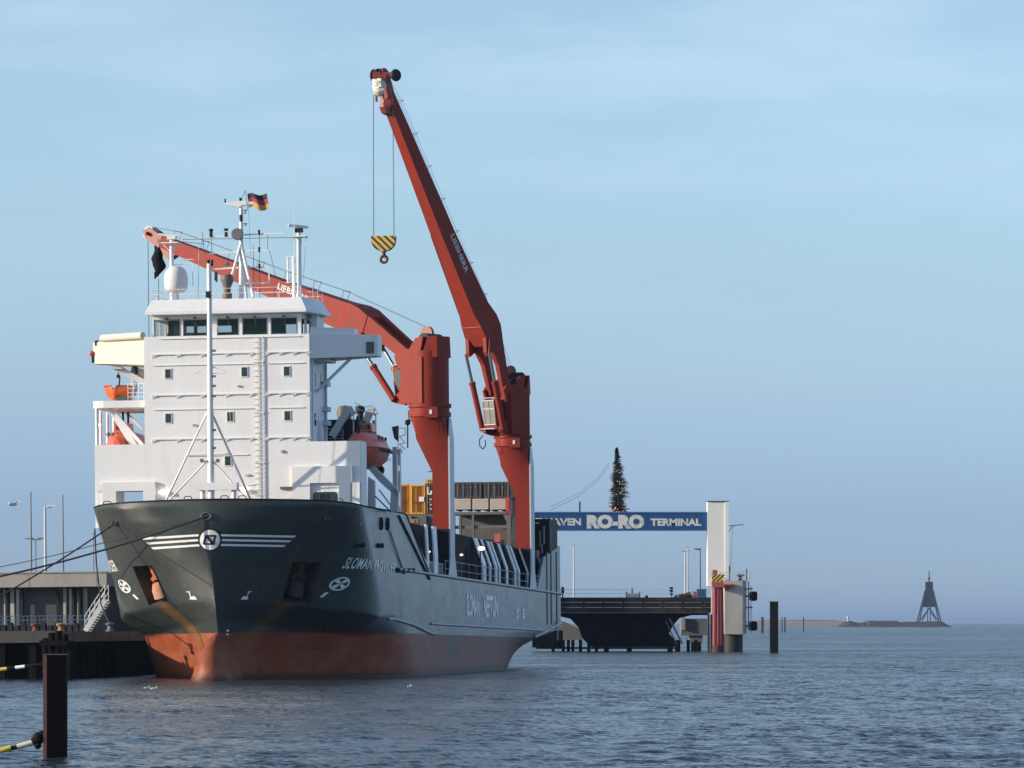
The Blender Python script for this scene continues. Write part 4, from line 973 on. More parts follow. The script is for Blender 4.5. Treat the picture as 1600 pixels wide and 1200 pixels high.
# ------------------------------------------------------------------ hatch coaming, stanchions and deck gear
mb = MB(); XC = 8.8
zc0 = SP(650, 818, XC).z; zc1 = SP(845, 866, XC).z; ya = SP(640, 820, XC).y; yb = SP(850, 860, XC).y
mb.loft([[(-XC, ya, 6.0), (XC, ya, 6.0), (XC, ya, zc0), (-XC, ya, zc0)], [(-XC, yb, 6.0), (XC, yb, 6.0), (XC, yb, zc1), (-XC, yb, zc1)]])
coam = mb.build('hatch_coaming', DARKG, ship)
def topz(y): return lerp(zc0, zc1, (y-ya)/(yb-ya))
def dkz(y): return table(y, [(33.5,7.95),(106,6.85)]) if y > 33.5 else 7.98
mb = MB(); y = ya+1
while y < yb-.5: mb.box(XC+.003, XC+.1, y, y+.12, dkz(y), topz(y)-.9); y += 6.3
mb.box(XC+.003, XC+.06, ya, yb, dkz(60)+.3, dkz(60)+.4); mb.build('coaming_stiffener', DARKG, coam)
STW = mat('stanchion_white', (.93,.94,.95), .45, var=.08, dirt=(.2,.22,.24), damt=.5, dscale=.9)
for pxb, wd in ((669.5,4.5),(682,9),(703,4.5),(757.5,9),(767,4),(776,5),(781.5,3.5),(793,5),(806,4),(811.5,4.5),(826,4),(852,5)):
    yb_ = SP(pxb, 905, BM-.25).y; wy = wd/3.3*(.6); z0 = dkz(yb_); zt_ = topz(yb_); kz_ = z0 + (zt_-z0)*.42; o_ = BM-.25
    mb = MB()
    for za_, zb2, xa_, xb_ in ((z0, kz_, o_, o_), (kz_, zt_-.05, o_, XC+.28 if pxb > 710 else o_-.12)):
        mb.hexa([(xa_-.14, yb_-wy/2, za_), (xa_, yb_-wy/2, za_), (xa_, yb_+wy/2, za_), (xa_-.14, yb_+wy/2, za_), (xb_-.12, yb_-wy/2, zb2), (xb_, yb_-wy/2, zb2), (xb_, yb_+wy/2, zb2), (xb_-.12, yb_+wy/2, zb2)])
    mb.build('stanchion', STW, ship)
y0_, y1_ = SP(696, 900, BM-.1).y, SP(851, 905, BM-.1).y
n = 14; pts = [(BM-.1, lerp(y0_, y1_, i/n), dkz(lerp(y0_, y1_, i/n))) for i in range(n+1)]
railing(pts, 1.35, .024, 2, 3.4).build('side_railing', PALE, ship)
# stowed gangway in its rack
mb = MB(); a = SP(664, 894, BM-.4); b_ = SP(692, 899, BM-.4)
for dz in (0, .9): mb.bar(a+V((0,0,dz)), b_+V((0,0,dz)), .07)
for dx in (-.7,):
    for dz in (0, .9): mb.bar(a+V((dx,0,dz)), b_+V((dx,0,dz)), .07)
n = 11
for i in range(n+1): p = a.lerp(b_, i/n); mb.bar(p, p+V((0,0,.9)), .05); mb.bar(p, p+V((-.7,0,0)), .05)
for i in range(n): p = a.lerp(b_, i/n); q = a.lerp(b_, (i+1)/n); mb.bar(p, q+V((0,0,.9)), .035)
mb.build('stowed_gangway', PALE, ship)
for px, py, x_, m, r_ in ((752,857,BM-.2,LAMPW,.30),(721,867,BM-1.2,LAMP,.13),(842,872,BM-1.2,LAMP,.17),(671,862,BM-1.2,LAMP,.08)):
    MB().ball(SP(px, py, x_), r_, 12, .6).build('deck_light', m, ship, smooth=60)
mb = MB(); a = SP(842, 872, BM-1.2); mb.tube((a.x, a.y, dkz(a.y)), a+V((0,0,.2)), .05); a = SP(752, 857, BM-.2); mb.tube((a.x-.2, a.y+.3, dkz(a.y)), a+V((-.1,.2,.1)), .05); mb.build('lamp_post', DARK, ship)
# tall plated stern bulwark
mb = MB(); y0s = SP(839, 920, BM).y; y1s = 104.3; zA = SP(848, 870, BM).z; zB = SP(872, 853, BM).z
mb.prism([(BM-.003, y0s, dkz(y0s)), (BM-.003, y1s, dkz(y1s)), (BM-.003, y1s, zB), (BM-.003, SP(850, 866, BM).y, zA)], (-.25,0,0))
mb.prism([(-BM+.003, y0s, dkz(y0s)), (-BM+.003, y1s, dkz(y1s)), (-BM+.003, y1s, zB), (-BM+.003, SP(850, 866, BM).y, zA)], (.25,0,0))
mb.box(-BM+.3, BM-.3, y1s-.3, y1s-.05, 5, zB-.3)
sb = mb.build('stern_bulwark', mat('side_paint', (.10,.12,.13), .28, var=.15), ship)
mb = MB()
for px in (854.5, 861, 869.5): p = SP(px, 900, BM); mb.box(BM-.02, BM+.05, p.y-.22, p.y+.22, 3.9, SP(px, 862, BM).z)
mb.build('fender_strip', BLK, sb)
mb = MB(); p = SP(869.5, 985, BM); mb.tube((BM+.1, p.y, 2.4), (BM+.1, p.y, 4.2), .07); mb.build('discharge_pipe', PALE, sb)
# stern house and stacked gear behind the aft crane
mb = MB(); p0 = FP(836, 806, 97); p1 = FP(857, 870, 97); p2 = FP(868, 870, 97)
p2.x = min(p2.x, BM-.05); p1.x = min(p1.x, BM-2.2); mb.box(p0.x-6, p1.x, 97, 103, 6, FP(836,806,97).z); mb.box(p1.x+.003, p2.x, 98, 103, 6, FP(868,810,97).z); mb.box(p0.x-5.7, p1.x-.2, 96, 96.99, 6, p0.z-1.2)
sh = mb.build('stern_house', DARK, ship)
mb = MB()
for a, b_, z0, z1 in ((843.5,845,855,830),(849,851.5,850,822),(846,848,865,850),(860,861.5,848,825)): mb.box(FP(a,830,96).x, FP(b_,830,96).x, 95.6, 95.9, FP(a,z0,96).z, FP(a,z1,96).z)
mb.build('stern_pipe', GREY, sh)
MB().box(FP(836,817,95.5).x, FP(841.5,817,95.5).x, 95.3, 95.7, FP(840,818.5,95.5).z, FP(840,816.3,95.5).z).build('yellow_lamp', mat('amber_panel', (.8,.45,.1), .4), sh)
mb = MB(); mb.box(FP(835,868,96).x, FP(846,868,96).x, 93, 95, FP(840,872,95).z, FP(840,860,95).z); mb.build('winch_house', mat('maroon_paint', (.16,.05,.04), .6), sh)

# ------------------------------------------------------------------ deck cranes
def make_crane(pxc, slew_dir, luff, first):
    cr = None
    xr = BM-.12                                                  # outer face of the red column
    ax_ = xr - 1.68; yc = SP(pxc, 880, BM).y
    zd = dkz(yc); k = dict(a=zd, knee=zd+8.7, cone=zd+11.5, col=zd+13.3, top=zd+18.6)
    mb = MB(); hw = 1.05
    # column, knee and cone
    def rect(x0, x1, z, n=8):
        P = []; c = [(x1, yc+hw), (x0, yc+hw), (x0, yc-hw), (x1, yc-hw)]
        for i in range(4):
            (xa_, ya_), (xb_, yb_) = c[i], c[(i+1) % 4]
            for j in range(n): P.append((lerp(xa_, xb_, j/n), lerp(ya_, yb_, j/n), z))
        return P
    def circ(r_, z, n=32):
        return [(ax_ + r_*math.cos(math.pi/4+2*math.pi*i/n), yc + r_*math.sin(math.pi/4+2*math.pi*i/n), z) for i in range(n)]
    mb.loft([rect(xr-1.34, xr, 5.5), rect(xr-1.34, xr, k['knee']), rect(xr-2.68, xr, k['cone']), circ(1.62, k['col'])])
    cr = mb.build('deck_crane', RED, ship, smooth=35)
    MB().box(XC-.6, xr-.004, yc-hw-.12, yc+hw+.12, zd-.5, topz(yc)).build('pedestal_casing', DARKG, cr)
    mb = MB(); mb.loft([[(xr+.003, yc-hw-.3, zd), (xr+.14, yc-hw-1.2, zd), (xr+.14, yc+hw+1.0, zd), (xr+.003, yc+hw+.3, zd)],
                        [(xr+.003, yc-hw+.0, zd+1.8), (xr+.13, yc-hw, zd+1.8), (xr+.13, yc+hw, zd+1.8), (xr+.003, yc+hw, zd+1.8)],
                        [(xr+.003, yc-hw, k['cone']), (xr+.13, yc-hw, k['cone']), (xr+.13, yc+hw, k['cone']), (xr+.003, yc+hw, k['cone'])],
                        [(xr+.003, yc-hw*.5, k['col']-.1), (xr+.02, yc-hw*.5, k['col']-.1), (xr+.02, yc+hw*.5, k['col']-.1), (xr+.003, yc+hw*.5, k['col']-.1)]])
    mb.build('column_side_plate', PALE, cr)
    C = V((ax_, yc, 0)); dirl = M_INV.to_3x3() @ V((slew_dir[0], slew_dir[1], 0)); f = V((dirl.x, dirl.y, 0)).normalized(); s_ = V((f.y, -f.x, 0)); U = V((0,0,1))
    def q(a, b_, z): return C + f*a + s_*b_ + U*z               # forward, sideways, height
    zc_ = k['col']; mb = MB()
    mb.lathe([(1.75, 0), (1.75, .35), (1.62, .36), (1.62, .75), (1.78, .76), (1.78, 1.05), (1.6, 1.06), (1.6, 5.4), (1.5,5.42)], (C.x, C.y, zc_-.0), 36)
    z0, z1 = zc_+1.1, k['top']
    mb.loft([[q(a, b_, z0) for a, b_ in ((-.5,-1.63),(1.75,-1.5),(1.75,1.5),(-.5,1.63))], [q(a, b_, z1-.4) for a, b_ in ((-.5,-1.63),(1.95,-1.5),(1.95,1.5),(-.5,1.63))]])
    for sd in (-1, 1):                                           # cheeks for the jib pivot
        mb.prism([q(.0, sd*1.32, z1-.4), q(2.3, sd*1.32, z1-1.3), q(2.7, sd*1.32, z1-.2), q(2.1, sd*1.32, z1+.5), q(1.1, sd*1.32, z1+.3), q(.4, sd*1.32, z1+1.2), q(-.4, sd*1.32, z1+1.3)], s_*(-sd*.22))
    mb.loft([[q(a, b_, z1-.45) for a, b_ in ((-1.55,-.9),(-.3,-1.45),(-.3,1.45),(-1.55,.9))], [q(a, b_, z1+1.3) for a, b_ in ((-1.5,-.85),(-.9,-1.3),(-.9,1.3),(-1.5,.85))]])
    hs = mb.build('crane_housing', RED, cr, smooth=35)
    mb = MB(); mb.tube(q(-.2, -1.0, z1+1.0), q(-.2, 1.0, z1+1.0), .58, n=18); mb.tube(q(.75, -.9, z1+.5), q(.75, .9, z1+.5), .45, n=14); mb.box(C.x-.4, C.x+.4, C.y-.4, C.y+.4, z1-.5, z1+.2); mb.build('hoist_winch', DARK, cr, smooth=50)
    mb = MB(); mb.lathe([(.42,-.14),(.62,-.14),(.62,.14),(.42,.14)], (0,0,0), 20, ax=0); mm = Matrix.Translation(q(.2, 0, z1+1.6)) @ Matrix(((s_.x,f.x,0,0),(s_.y,f.y,0,0),(0,0,1,0),(0,0,0,1)))
    mb.v = [tuple(mm @ V(p)) for p in mb.v]; mb.build('top_sheave', REDD, cr, smooth=50)
    # collar box, lugs, ladder
    mb = MB(); mb.box(C.x-.1, C.x+.95, C.y-1.86, C.y-1.2, zc_-.15, zc_+.75)
    for sd in (-1, 1): mb.prism([q(1.7, sd*1.15, z0-.1), q(2.9, sd*1.15, z0+.15), q(2.9, sd*1.15, z0+.65), q(1.9, sd*1.15, z0+1.3)], s_*(-sd*.35))
    mb.build('crane_bracket', RED, hs)
    MB().box(C.x+.30, C.x+.52, C.y-1.92, C.y-1.862, zc_+.15, zc_+.5).build('nameplate', WHITE2, hs)
    # operator cab between the cylinders
    cz0 = z0+.55; mb = MB()
    cab = MB().loft([[q(a, b_, cz0) for a, b_ in ((2.0,-.75),(3.0,-.75),(3.0,.75),(2.0,.75))], [q(a, b_, cz0+2.6) for a, b_ in ((2.0,-.75),(3.35,-.75),(3.35,.75),(2.0,.75))]]).build('operator_cab', RED, cr)
    g0 = q(3.1, 0, 0) - C
    MB().loft([[q(3.06+.02, b_, cz0+.35) for b_ in (-.62, .62)] + [q(3.11, .62, cz0+.35), q(3.11, -.62, cz0+.35)], [q(3.34+.02, b_, cz0+2.45) for b_ in (-.62, .62)] + [q(3.39, .62, cz0+2.45), q(3.39, -.62, cz0+2.45)]]).build('cab_window', mat('cab_glass_tint', (.20,.21,.17), .15), cab)
    for sd in (-1, 1): MB().prism([q(2.3, sd*.78, cz0+.9), q(3.02, sd*.78, cz0+.9), q(3.15, sd*.78, cz0+2.3), q(2.3, sd*.78, cz0+2.3)], s_*(sd*.02)).build('cab_window', GLASS, cab)
    mb = MB()
    for b_ in (-.66, -.0, .66): mb.bar(q(3.14, b_, cz0+.3), q(3.44, b_, cz0+2.5), .06)
    for z in (.3, 1.75, 2.5): mb.bar(q(3.12+z*.12, -.7, cz0+z), q(3.12+z*.12, .7, cz0+z), .06)
    P = [q(2.0, -.85, cz0-.1), q(3.5, -.85, cz0-.1), q(3.5, .85, cz0-.1), q(2.0, .85, cz0-.1)]; mb.path(P+[P[0]], .05)
    P = [p + U*2.85 for p in P]; mb.path(P+[P[0]], .04)
    mb.build('cab_guard_frame', PALE, cab)
    # jib in its own plane: s along, t up
    O = q(2.0, 0, z1-.05); al = luff; ds = f*math.cos(al) + U*math.sin(al); dt_ = -f*math.sin(al) + U*math.cos(al)
    def J(s, t, w_=0): return O + ds*s + dt_*t + s_*w_
    LJ = 31.5
    mb = MB()
    for sd in (-1, 1):
        mb.loft([[J(-.35, a, sd*w_) for a, w_ in ((-.5,1.02),(.5,1.02),(.5,.60),(-.5,.60))], [J(2.5, a, sd*w_) for a, w_ in ((.1,1.10),(1.25,1.10),(1.25,.65),(.1,.65))], [J(5.4, a, sd*w_) for a, w_ in ((-.15,1.25),(2.0,1.25),(2.0,.62),(-.15,.62))]])
    secs = [(4.6,-.35,1.75,1.27),(5.6,-.4,2.05,1.28),(6.6,-.40,2.10,1.20),(8.0,-.42,1.92,.88),(16,-.45,1.28,.66),(26,-.5,.75,.50),(LJ-1.2,-.5,.45,.46)]
    mb.loft([[J(s, a, -w_), J(s, a, w_), J(s, b_, w_), J(s, b_, -w_)] for s, a, b_, w_ in secs])
    mb.prism([J(5.5,-.38,-1.28), J(4.3,-1.0,-1.28), J(3.9,-1.0,-1.28), J(4.0,.1,-1.28)], s_*.4); mb.prism([J(5.5,-.38,1.28), J(4.3,-1.0,1.28), J(3.9,-1.0,1.28), J(4.0,.1,1.28)], s_*-.4)
    mb.hexa([J(4.1,-.98,-1.5), J(4.1,-.98,-1.3), J(5.3,-.2,-1.3), J(5.3,-.2,-1.5), J(4.0,-.2,-1.5), J(4.0,-.2,-1.3), J(4.6,.3,-1.3), J(4.6,.3,-1.5)])
    jib = mb.build('jib', RED, cr)
    mb = MB()                                                    # underside edge flange and weld band at the knuckle
    for sd in (-1, 1): mb.bar(J(8,-.42,sd*.88), J(16,-.46,sd*.66), .05, .05)
    mb.bar(J(6.6,-.44,-1.2), J(6.6,-.44,1.2), .08, .05); mb.build('jib_flange', REDD, jib)
    for sd in (-1, 1):
        a = q(2.75, sd*1.28, z0+.35); b_ = J(4.15,-.85,sd*1.45); m_ = a.lerp(b_, .60)
        cy = MB().tube(a, m_, .27, n=14).tube(m_, m_+(b_-a).normalized()*.25, .32, n=14).build('luffing_cylinder', RED, cr, smooth=50)
        MB().tube(m_, b_, .15, n=12).build('piston_rod', mat('piston_steel', (.20,.25,.24), .3, metal=.6), cy, smooth=50)
    # head: sheaves, cross-head, cover
    mb = MB(); nose = [J(LJ-1.6,-.55,-.5), J(LJ+.2,-.35,-.5), J(LJ+.75,.2,-.5), J(LJ+.2,.75,-.5), J(LJ-1.6,.5,-.5)]
    mb.prism(nose, s_*.18); mb.prism([p+s_*1.0 for p in nose], s_*-.18); mb.tube(J(LJ,.2,-.95), J(LJ,.2,.95), .16); mb.bar(J(LJ-1.4,0,-.5), J(LJ-1.4,0,.5), .35)
    mb.prism([J(LJ-3.6,-.5,-.35), J(LJ-3.0,-1.15,-.35), J(LJ-2.4,-1.15,-.35), J(LJ-1.6,-.5,-.35)], s_*.7)
    hd = mb.build('jib_head', REDD, jib)
    for w_ in (-.3, 0, .3) if first else (-.3, .3, .78):
        mb = MB(); c_ = J(LJ+.1, .2, w_); n = 22; r_ = .62; P = []
        for o_, rr in ((-.07, .2), (-.07, r_), (.07, r_), (.07, .2)): P.append([c_ + s_*o_ + ds*(rr*math.cos(2*math.pi*i/n)) + dt_*(rr*math.sin(2*math.pi*i/n)) for i in range(n)])
        mb.loft(P); mb.build('head_sheave', PALE if first else DARK, hd, smooth=40)
    # rope guides and the standing rope above the jib
    mb = MB(); tops = []
    for i in range(7 if not first else 7):
        s = 8.5 + i*3.35; t = table(s, [(8,1.92),(16,1.28),(26,.75),(30.3,.45)]); tt = t + .8; tops.append(J(s, tt, 0))
        mb.path([J(s,t,-.35), J(s,tt,-.45), J(s,tt,.45), J(s,t,.35)], .02, n=5)
    mb.build('rope_guide', DARK, jib)
    r1 = MB(); 
    for w_ in (-.12, .15): r1.path([J(LJ+.1,.8,w_)] + [p + s_*w_ for p in tops[::-1]] + [q(.2, w_, z1+2.1)], .014, n=5)
    r1.build('hoist_rope', WIRE, jib)
    for sd in (-1, 1):                                          # maker's lettering on both sides
        vs, fs = text2d('LIEBHERR', 1, .02); s0, s1 = 11.6, 15.4; P = []
        for u, v_ in vs:
            s = lerp(s1, s0, u) if sd*first_side(f, s_) < 0 else lerp(s0, s1, u)
            P.append((s, lerp(.55, 1.08, v_)))
        P3 = []
        for s, t in P:
            w_ = table(s, [(8,.88),(16,.66),(26,.50)]) + .02; P3.append(J(s, t, sd*w_))
        MB().add(P3, fs).build('maker_lettering', mat('maker_white', (.55,.55,.55), .6, var=.2), jib)
    # yellow hose loop and work lamp at the foot
    p = q(2.8, 1.2, z0-.1); mb = MB(); mb.path([p, p+f*.5-U*.4, p+f*.45-U*1.0, p+f*.0-U*1.25, p-f*.35-U*.9, p-f*.3-U*.4], .045, n=6); mb.build('hydraulic_hose', BLACK, hs, smooth=50)
    return dict(cr=cr, J=J, q=q, jib=jib, hs=hs, L=LJ, s_=s_, f=f, z1=z1, z0=z0, C=C)
def first_side(f, s_): return 1
K1 = make_crane(707.5, (-.785, .62), R(21.9), True)
K2 = make_crane(833, (-.66, -.75), R(60.5), False)
MB().ball(K1['q'](3.1, 1.3, K1['z0']+.2), .26).build('work_lamp', LAMPW, K1['hs'], smooth=60)
# fore crane: hanging black cover and the two falls
J, L_ = K1['J'], K1['L']
tip = J(L_+.55, .2, 0); zb = FP(224, 700, tip.y).z
mb = MB(); mb.tube(tip, (tip.x, tip.y, zb), .03, n=6); t2 = J(L_-1.0, -.4, 0); mb.tube(t2-V((0,0,3)), (t2.x, t2.y, zb), .03, n=6); mb.build('hoist_fall', WIRE, K1['jib'])
rngp = random.Random(3); rings = []
for i in range(12):
    u = i/11; w_ = [.10,.30,.38,.40,.42,.46,.50,.52,.46,.30,.14,.08][i]; z = -2.9*u
    rings.append([t2+V((w_*math.cos(a)*(1+.2*rngp.random()) + .12*math.sin(i), w_*.8*math.sin(a), z+.12*rngp.random())) for a in [2*math.pi*j/10 for j in range(10)]])
MB().loft(rings).build('black_cover', BLACK, K1['jib'], smooth=60)
mb = MB(); mb.tube(t2+V((-.25,0,.3)), t2+V((-.3,0,-.4)), .07); mb.tube(t2+V((.25,0,.3)), t2+V((.3,0,-.4)), .07); mb.tube(t2+V((-.3,0,-2.4)), t2+V((-.3,0,-3.0)), .09); mb.build('cover_strap', BLACK, K1['jib'])
# aft crane: foil-wrapped sheave, falls and the striped hook block
J, L_ = K2['J'], K2['L']; tip = J(L_, .1, 0); s_ = K2['s_']; f = K2['f']
lat = M_INV.to_3x3() @ V((1,0,0)); lat = V((lat.x, lat.y, 0)).normalized()
pa = J(L_+.4, .3, 0)
def tp(px, py): return FP(px, py, tip.y-.3)
hd2 = [c for c in K2['jib'].children if c.name.startswith('jib_head')][0]
mb = MB(); mb.bar(tp(583,117), tp(612,118), .55, .5); mb.tube(tp(584,120), tp(605,121), .42, n=14); mb.tube(tp(604,138), tp(610,166), .38); mb.tube(tp(604,160)-V((0,.4,0)), tp(613,163)-V((0,.4,0)), .45, n=14); mb.build('head_crossbeam', REDD, hd2, smooth=50)
c_ = tp(618.5,117.5); mb = MB(); mb.lathe([(.12,-.13),(.52,-.13),(.56,0),(.52,.13),(.12,.13)], (0,0,0), 26, ax=0); mm = Matrix.Translation(c_) @ Matrix.Rotation(R(-40), 4, 'Z'); mb.v = [tuple(mm @ V(p)) for p in mb.v]; mb.build('head_sheave', DARK, hd2, smooth=40)
rings = []; rngp = random.Random(5)
for i in range(12):
    u = i/11; w_ = [.40,.60,.66,.64,.60,.62,.62,.60,.62,.60,.52,.30][i]; c_ = tp(592+1.5*u, 121+28*u)
    rings.append([c_+V((w_*math.cos(a)*(1+.18*(rngp.random()-.5)), w_*.7*math.sin(a)*(1+.4*(rngp.random()-.5)), .1*(rngp.random()-.5))) for a in [2*math.pi*j/16 for j in range(16)]])
MB().loft(rings).build('foil_cover', BAG, K2['jib'])
mb = MB(); mb.tube(tp(587.5,148), tp(588,159), .13); mb.tube(tp(598,148), tp(598.5,155), .10); mb.build('cover_strap', GREY, K2['jib'])
hb = tp(599.5, 369)
falls = MB()
for px in (583, 583.9): falls.tube(tp(px, 148), tp(px+.4, 372), .017, n=6)
for px in (614.6, 615.6): falls.tube(tp(px-1, 168), tp(px+.6, 372), .017, n=6)
falls.build('hoist_fall', WIRE, K2['jib'])
# hook block: rounded body with warning stripes
def block_stripes():
    m = bpy.data.materials.new('warning_stripes'); m.use_nodes = True; nt = m.node_tree; b = nt.nodes['Principled BSDF']; L = nt.links.new
    tc = N(nt, 'ShaderNodeTexCoord'); sp = N(nt, 'ShaderNodeSeparateXYZ'); L(tc.outputs['Object'], sp.inputs[0])
    a = N(nt, 'ShaderNodeMath', operation='ADD'); L(sp.outputs[0], a.inputs[0]); L(sp.outputs[2], a.inputs[1])
    d = N(nt, 'ShaderNodeMath', operation='MULTIPLY'); d.inputs[1].default_value = 1.62; L(a.outputs[0], d.inputs[0])
    f_ = N(nt, 'ShaderNodeMath', operation='FRACT'); L(d.outputs[0], f_.inputs[0]); g = N(nt, 'ShaderNodeMath', operation='GREATER_THAN'); g.inputs[1].default_value = .55; L(f_.outputs[0], g.inputs[0])
    mx = N(nt, 'ShaderNodeMixRGB'); mx.inputs[1].default_value = (.62,.42,.06,1); mx.inputs[2].default_value = (.03,.028,.025,1); L(g.outputs[0], mx.inputs[0]); L(mx.outputs[0], b.inputs['Base Color']); b.inputs['Roughness'].default_value = .5
    return m
ST = block_stripes()
hw_ = (tp(618,370)-tp(580.5,370)).length/2; ht_ = (tp(599,370)-tp(599,394)).length
P = []
for i in range(15):
    a = math.pi*i/14; P.append(hb + V((math.cos(a)*hw_, -.35, -.25 - (math.sin(a)**.9)*(ht_-.25))))
poly = [hb+V((hw_,-.35,0))] + P + [hb+V((-hw_,-.35,0))]
blk = MB().prism(poly, (0,.7,0)).build('hook_block', ST, K2['jib'])
mb = MB(); bz = hb.z-ht_
mb.tube((hb.x,hb.y,bz+.1), (hb.x,hb.y,bz-.38), .20, .15, n=12)
P = [(hb.x+.30*math.cos(R(t)), hb.y, bz-.70+.30*math.sin(R(t))) for t in range(95, 390, 20)]
for i, (a, b_) in enumerate(zip(P[:-1], P[1:])): mb.tube(a, b_, .15-.004*i, .146-.004*i, n=8)
P = [(hb.x-.30*math.cos(R(t)), hb.y, bz-.70+.30*math.sin(R(t))) for t in range(95, 390, 20)]
for i, (a, b_) in enumerate(zip(P[:-1], P[1:])): mb.tube(a, b_, .15-.004*i, .146-.004*i, n=8)
mb.build('hook', mat('hook_maroon', (.11,.03,.04), .45), K2['jib'], smooth=60)

# ------------------------------------------------------------------ deck cargo
def corr_box(mb, x0, x1, y0, y1, z0, z1, rib=.28, dep=.06):
    mb.box(x0, x1, y0, y1, z0, z1)
    for z in (z0, z1-.16): mb.box(x0-.02, x1+.02, y0-.05, y0-.002, z, z+.16)
    for x in (x0, x1-.14): mb.box(x-.02, x+.16, y0-.052, y0-.003, z0+.16, z1-.16)
    x = x0+.25
    while x < x1-.3: mb.box(x, x+rib*.5, y0-.035, y0-.002, z0+.16, z1-.16); x += rib
    return mb
YB = 49.0
def container(name, px0, px1, py0, py1, y, Ld, m, label, extra=None, group=None, cat='container'):
    a = FP(px0, py1, y); b_ = FP(px1, py0, y); base = V(((a.x+b_.x)/2, y, a.z))
    t = thing(name, label, cat, base, M_SHIP, group)
    corr_box(MB(), a.x, b_.x, y, y+Ld, a.z, b_.z).build('box_shell', m, t)
    w2 = b_.x-a.x
    mb = MB()
    for q in (.16,.36,.62,.82): mb.tube((a.x+w2*q, y-.08, a.z+.1), (a.x+w2*q, y-.08, b_.z-.1), .03)
    mb.bar((a.x+w2*.5, y-.06, a.z+.15), (a.x+w2*.5, y-.06, b_.z-.15), .03)
    for q in (.36,.62): mb.box(a.x+w2*q-.15, a.x+w2*q+.15, y-.12, y-.08, a.z+.9, a.z+1.0)
    mb.build('locking_bars', REDD if extra == 'rust' else GREY, t)
    return t, a, b_
YEL = mat('yellow_container', (.80,.46,.03), .55, var=.25, scale=.8, stretch=(1.2,1.2,.4), dirt=(.38,.10,.03), damt=.8, dscale=.55)
BRN = mat('brown_container', (.15,.045,.035), .55, var=.2, dirt=(.08,.03,.02), damt=.5)
OR2 = mat('orange_container', (.70,.30,.03), .55, var=.2, dirt=(.30,.07,.02), damt=.8, dscale=.5)
t, a, b_ = container('shipping_container', 641, 663.5, 757, 803, YB, 6.1, YEL, 'rust streaked yellow shipping container beside the fore crane column', 'rust'); MB().box(a.x+.78, a.x+1.2, YB-.125, YB-.10, (a.z+b_.z)/2-.2, (a.z+b_.z)/2+.2).build('white_placard', MARK, t)
container('shipping_container', 617, 640.3, 756.5, 803, YB, 6.1, OR2, 'orange rusty shipping container left of the yellow one, half behind the white frame', 'rust')
t, a, b_ = container('shipping_container', 665.5, 684, 755, 803, YB, 6.1, BRN, 'reddish brown shipping container between the yellow one and the fore crane column')
mb = MB(); mb.box(a.x+.15, a.x+.25, YB-.13, YB-.10, b_.z-.85, b_.z-.3); mb.box(a.x+.15, a.x+.55, YB-.13, YB-.10, b_.z-.95, b_.z-.85); mb.box(a.x+.42, a.x+.55, YB-.13, YB-.10, b_.z-.85, b_.z-.62)
for dz in (1.3,1.75,2.1): mb.box(a.x+.38, a.x+.5, YB-.13, YB-.10, b_.z-dz-.1, b_.z-dz)
mb.build('container_lettering', MARK, t)
container('shipping_container', 666, 684, 748.5, 754.7, YB+.1, 6.0, mat('yellow_flat', (.60,.36,.05), .5, var=.1), 'flat yellow topped unit stacked on the brown container')
# dark open bins on top of beige crates on a steel frame
YC = 91.0
LH = mat('dark_bin', (.06,.055,.06), .55, var=.4, scale=.9, stretch=(2,2,.3), dirt=(.16,.12,.11), damt=.6, dscale=.8)
container('open_bin', 709, 752, 753, 778.5, YC, 5.5, LH, 'dark half height bin on the beige crates beside the fore crane', group='dark bins')
container('open_bin', 756.5, 803, 752.5, 778.5, YC, 5.5, LH, 'worn dark open bin on top of the beige crates near the aft crane', group='dark bins')
BE = mat('beige_crate', (.50,.46,.40), .6, var=.06)
for px0, px1, lab in ((709.5,735.5,'left'),(738,763,'middle'),(765.5,790,'right')):
    a = FP(px0, 796.5, YC-.3); b_ = FP(px1, 779, YC-.3); base = V(((a.x+b_.x)/2, YC-.3, a.z)); mb = MB(); n = 5
    t = thing('cargo_crate', 'beige slatted crate under the dark bins, %s one of the row of three' % lab, 'crate', base, M_SHIP, 'beige crates')
    mb.box(a.x, b_.x, YC-.2, YC+2.2, a.z, b_.z)
    for i in range(n): z0 = lerp(a.z, b_.z, i/n); mb.box(a.x+.03, b_.x-.03, YC-.26, YC-.202, z0+.04, lerp(a.z, b_.z, (i+1)/n)-.02)
    mb.build('crate_body', BE, t)
    mb = MB()
    for x in (a.x+.2, b_.x-.4): mb.box(x, x+.2, YC-.25, YC+2, a.z-.12, a.z-.003)
    mb.build('crate_foot', DARK, t)
fa = FP(790.5, 805, YC-.2); fb = FP(796.5, 778, YC-.2)
solo(MB().box(fa.x, fb.x, YC-.25, YC+2.2, fa.z, fb.z).box(fa.x+.05, fb.x-.05, YC-.3, YC-.252, fa.z+.1, fb.z-.1), 'red_crate', mat('red_crate_paint', (.45,.06,.04), .5), 'narrow red crate at the right end of the row of beige crates', 'crate', (fa.x, YC, fa.z), M_SHIP)
fr = thing('steel_support', 'heavy grey steel frame on the hatch carrying the crates and bins', 'steel frame', FP(750, 850, YC), M_SHIP)
mb = MB(); X = lambda px, py=820: FP(px, py, YC).x; Z = lambda py, px=750: FP(px, py, YC).z
mb.box(X(706), X(798), YC-.3, YC+6, Z(804), Z(797.5)-.13)
for a, b_ in ((706,711),(738,741.5),(792,798.5),(718,721)): mb.box(X(a), X(b_), YC-.25, YC+.2, Z(862), Z(804)-.003)
for a, b_ in ((706,711),(768,771),(792,798.5)): mb.box(X(a), X(b_), YC+4, YC+4.4, Z(862), Z(804)-.003)
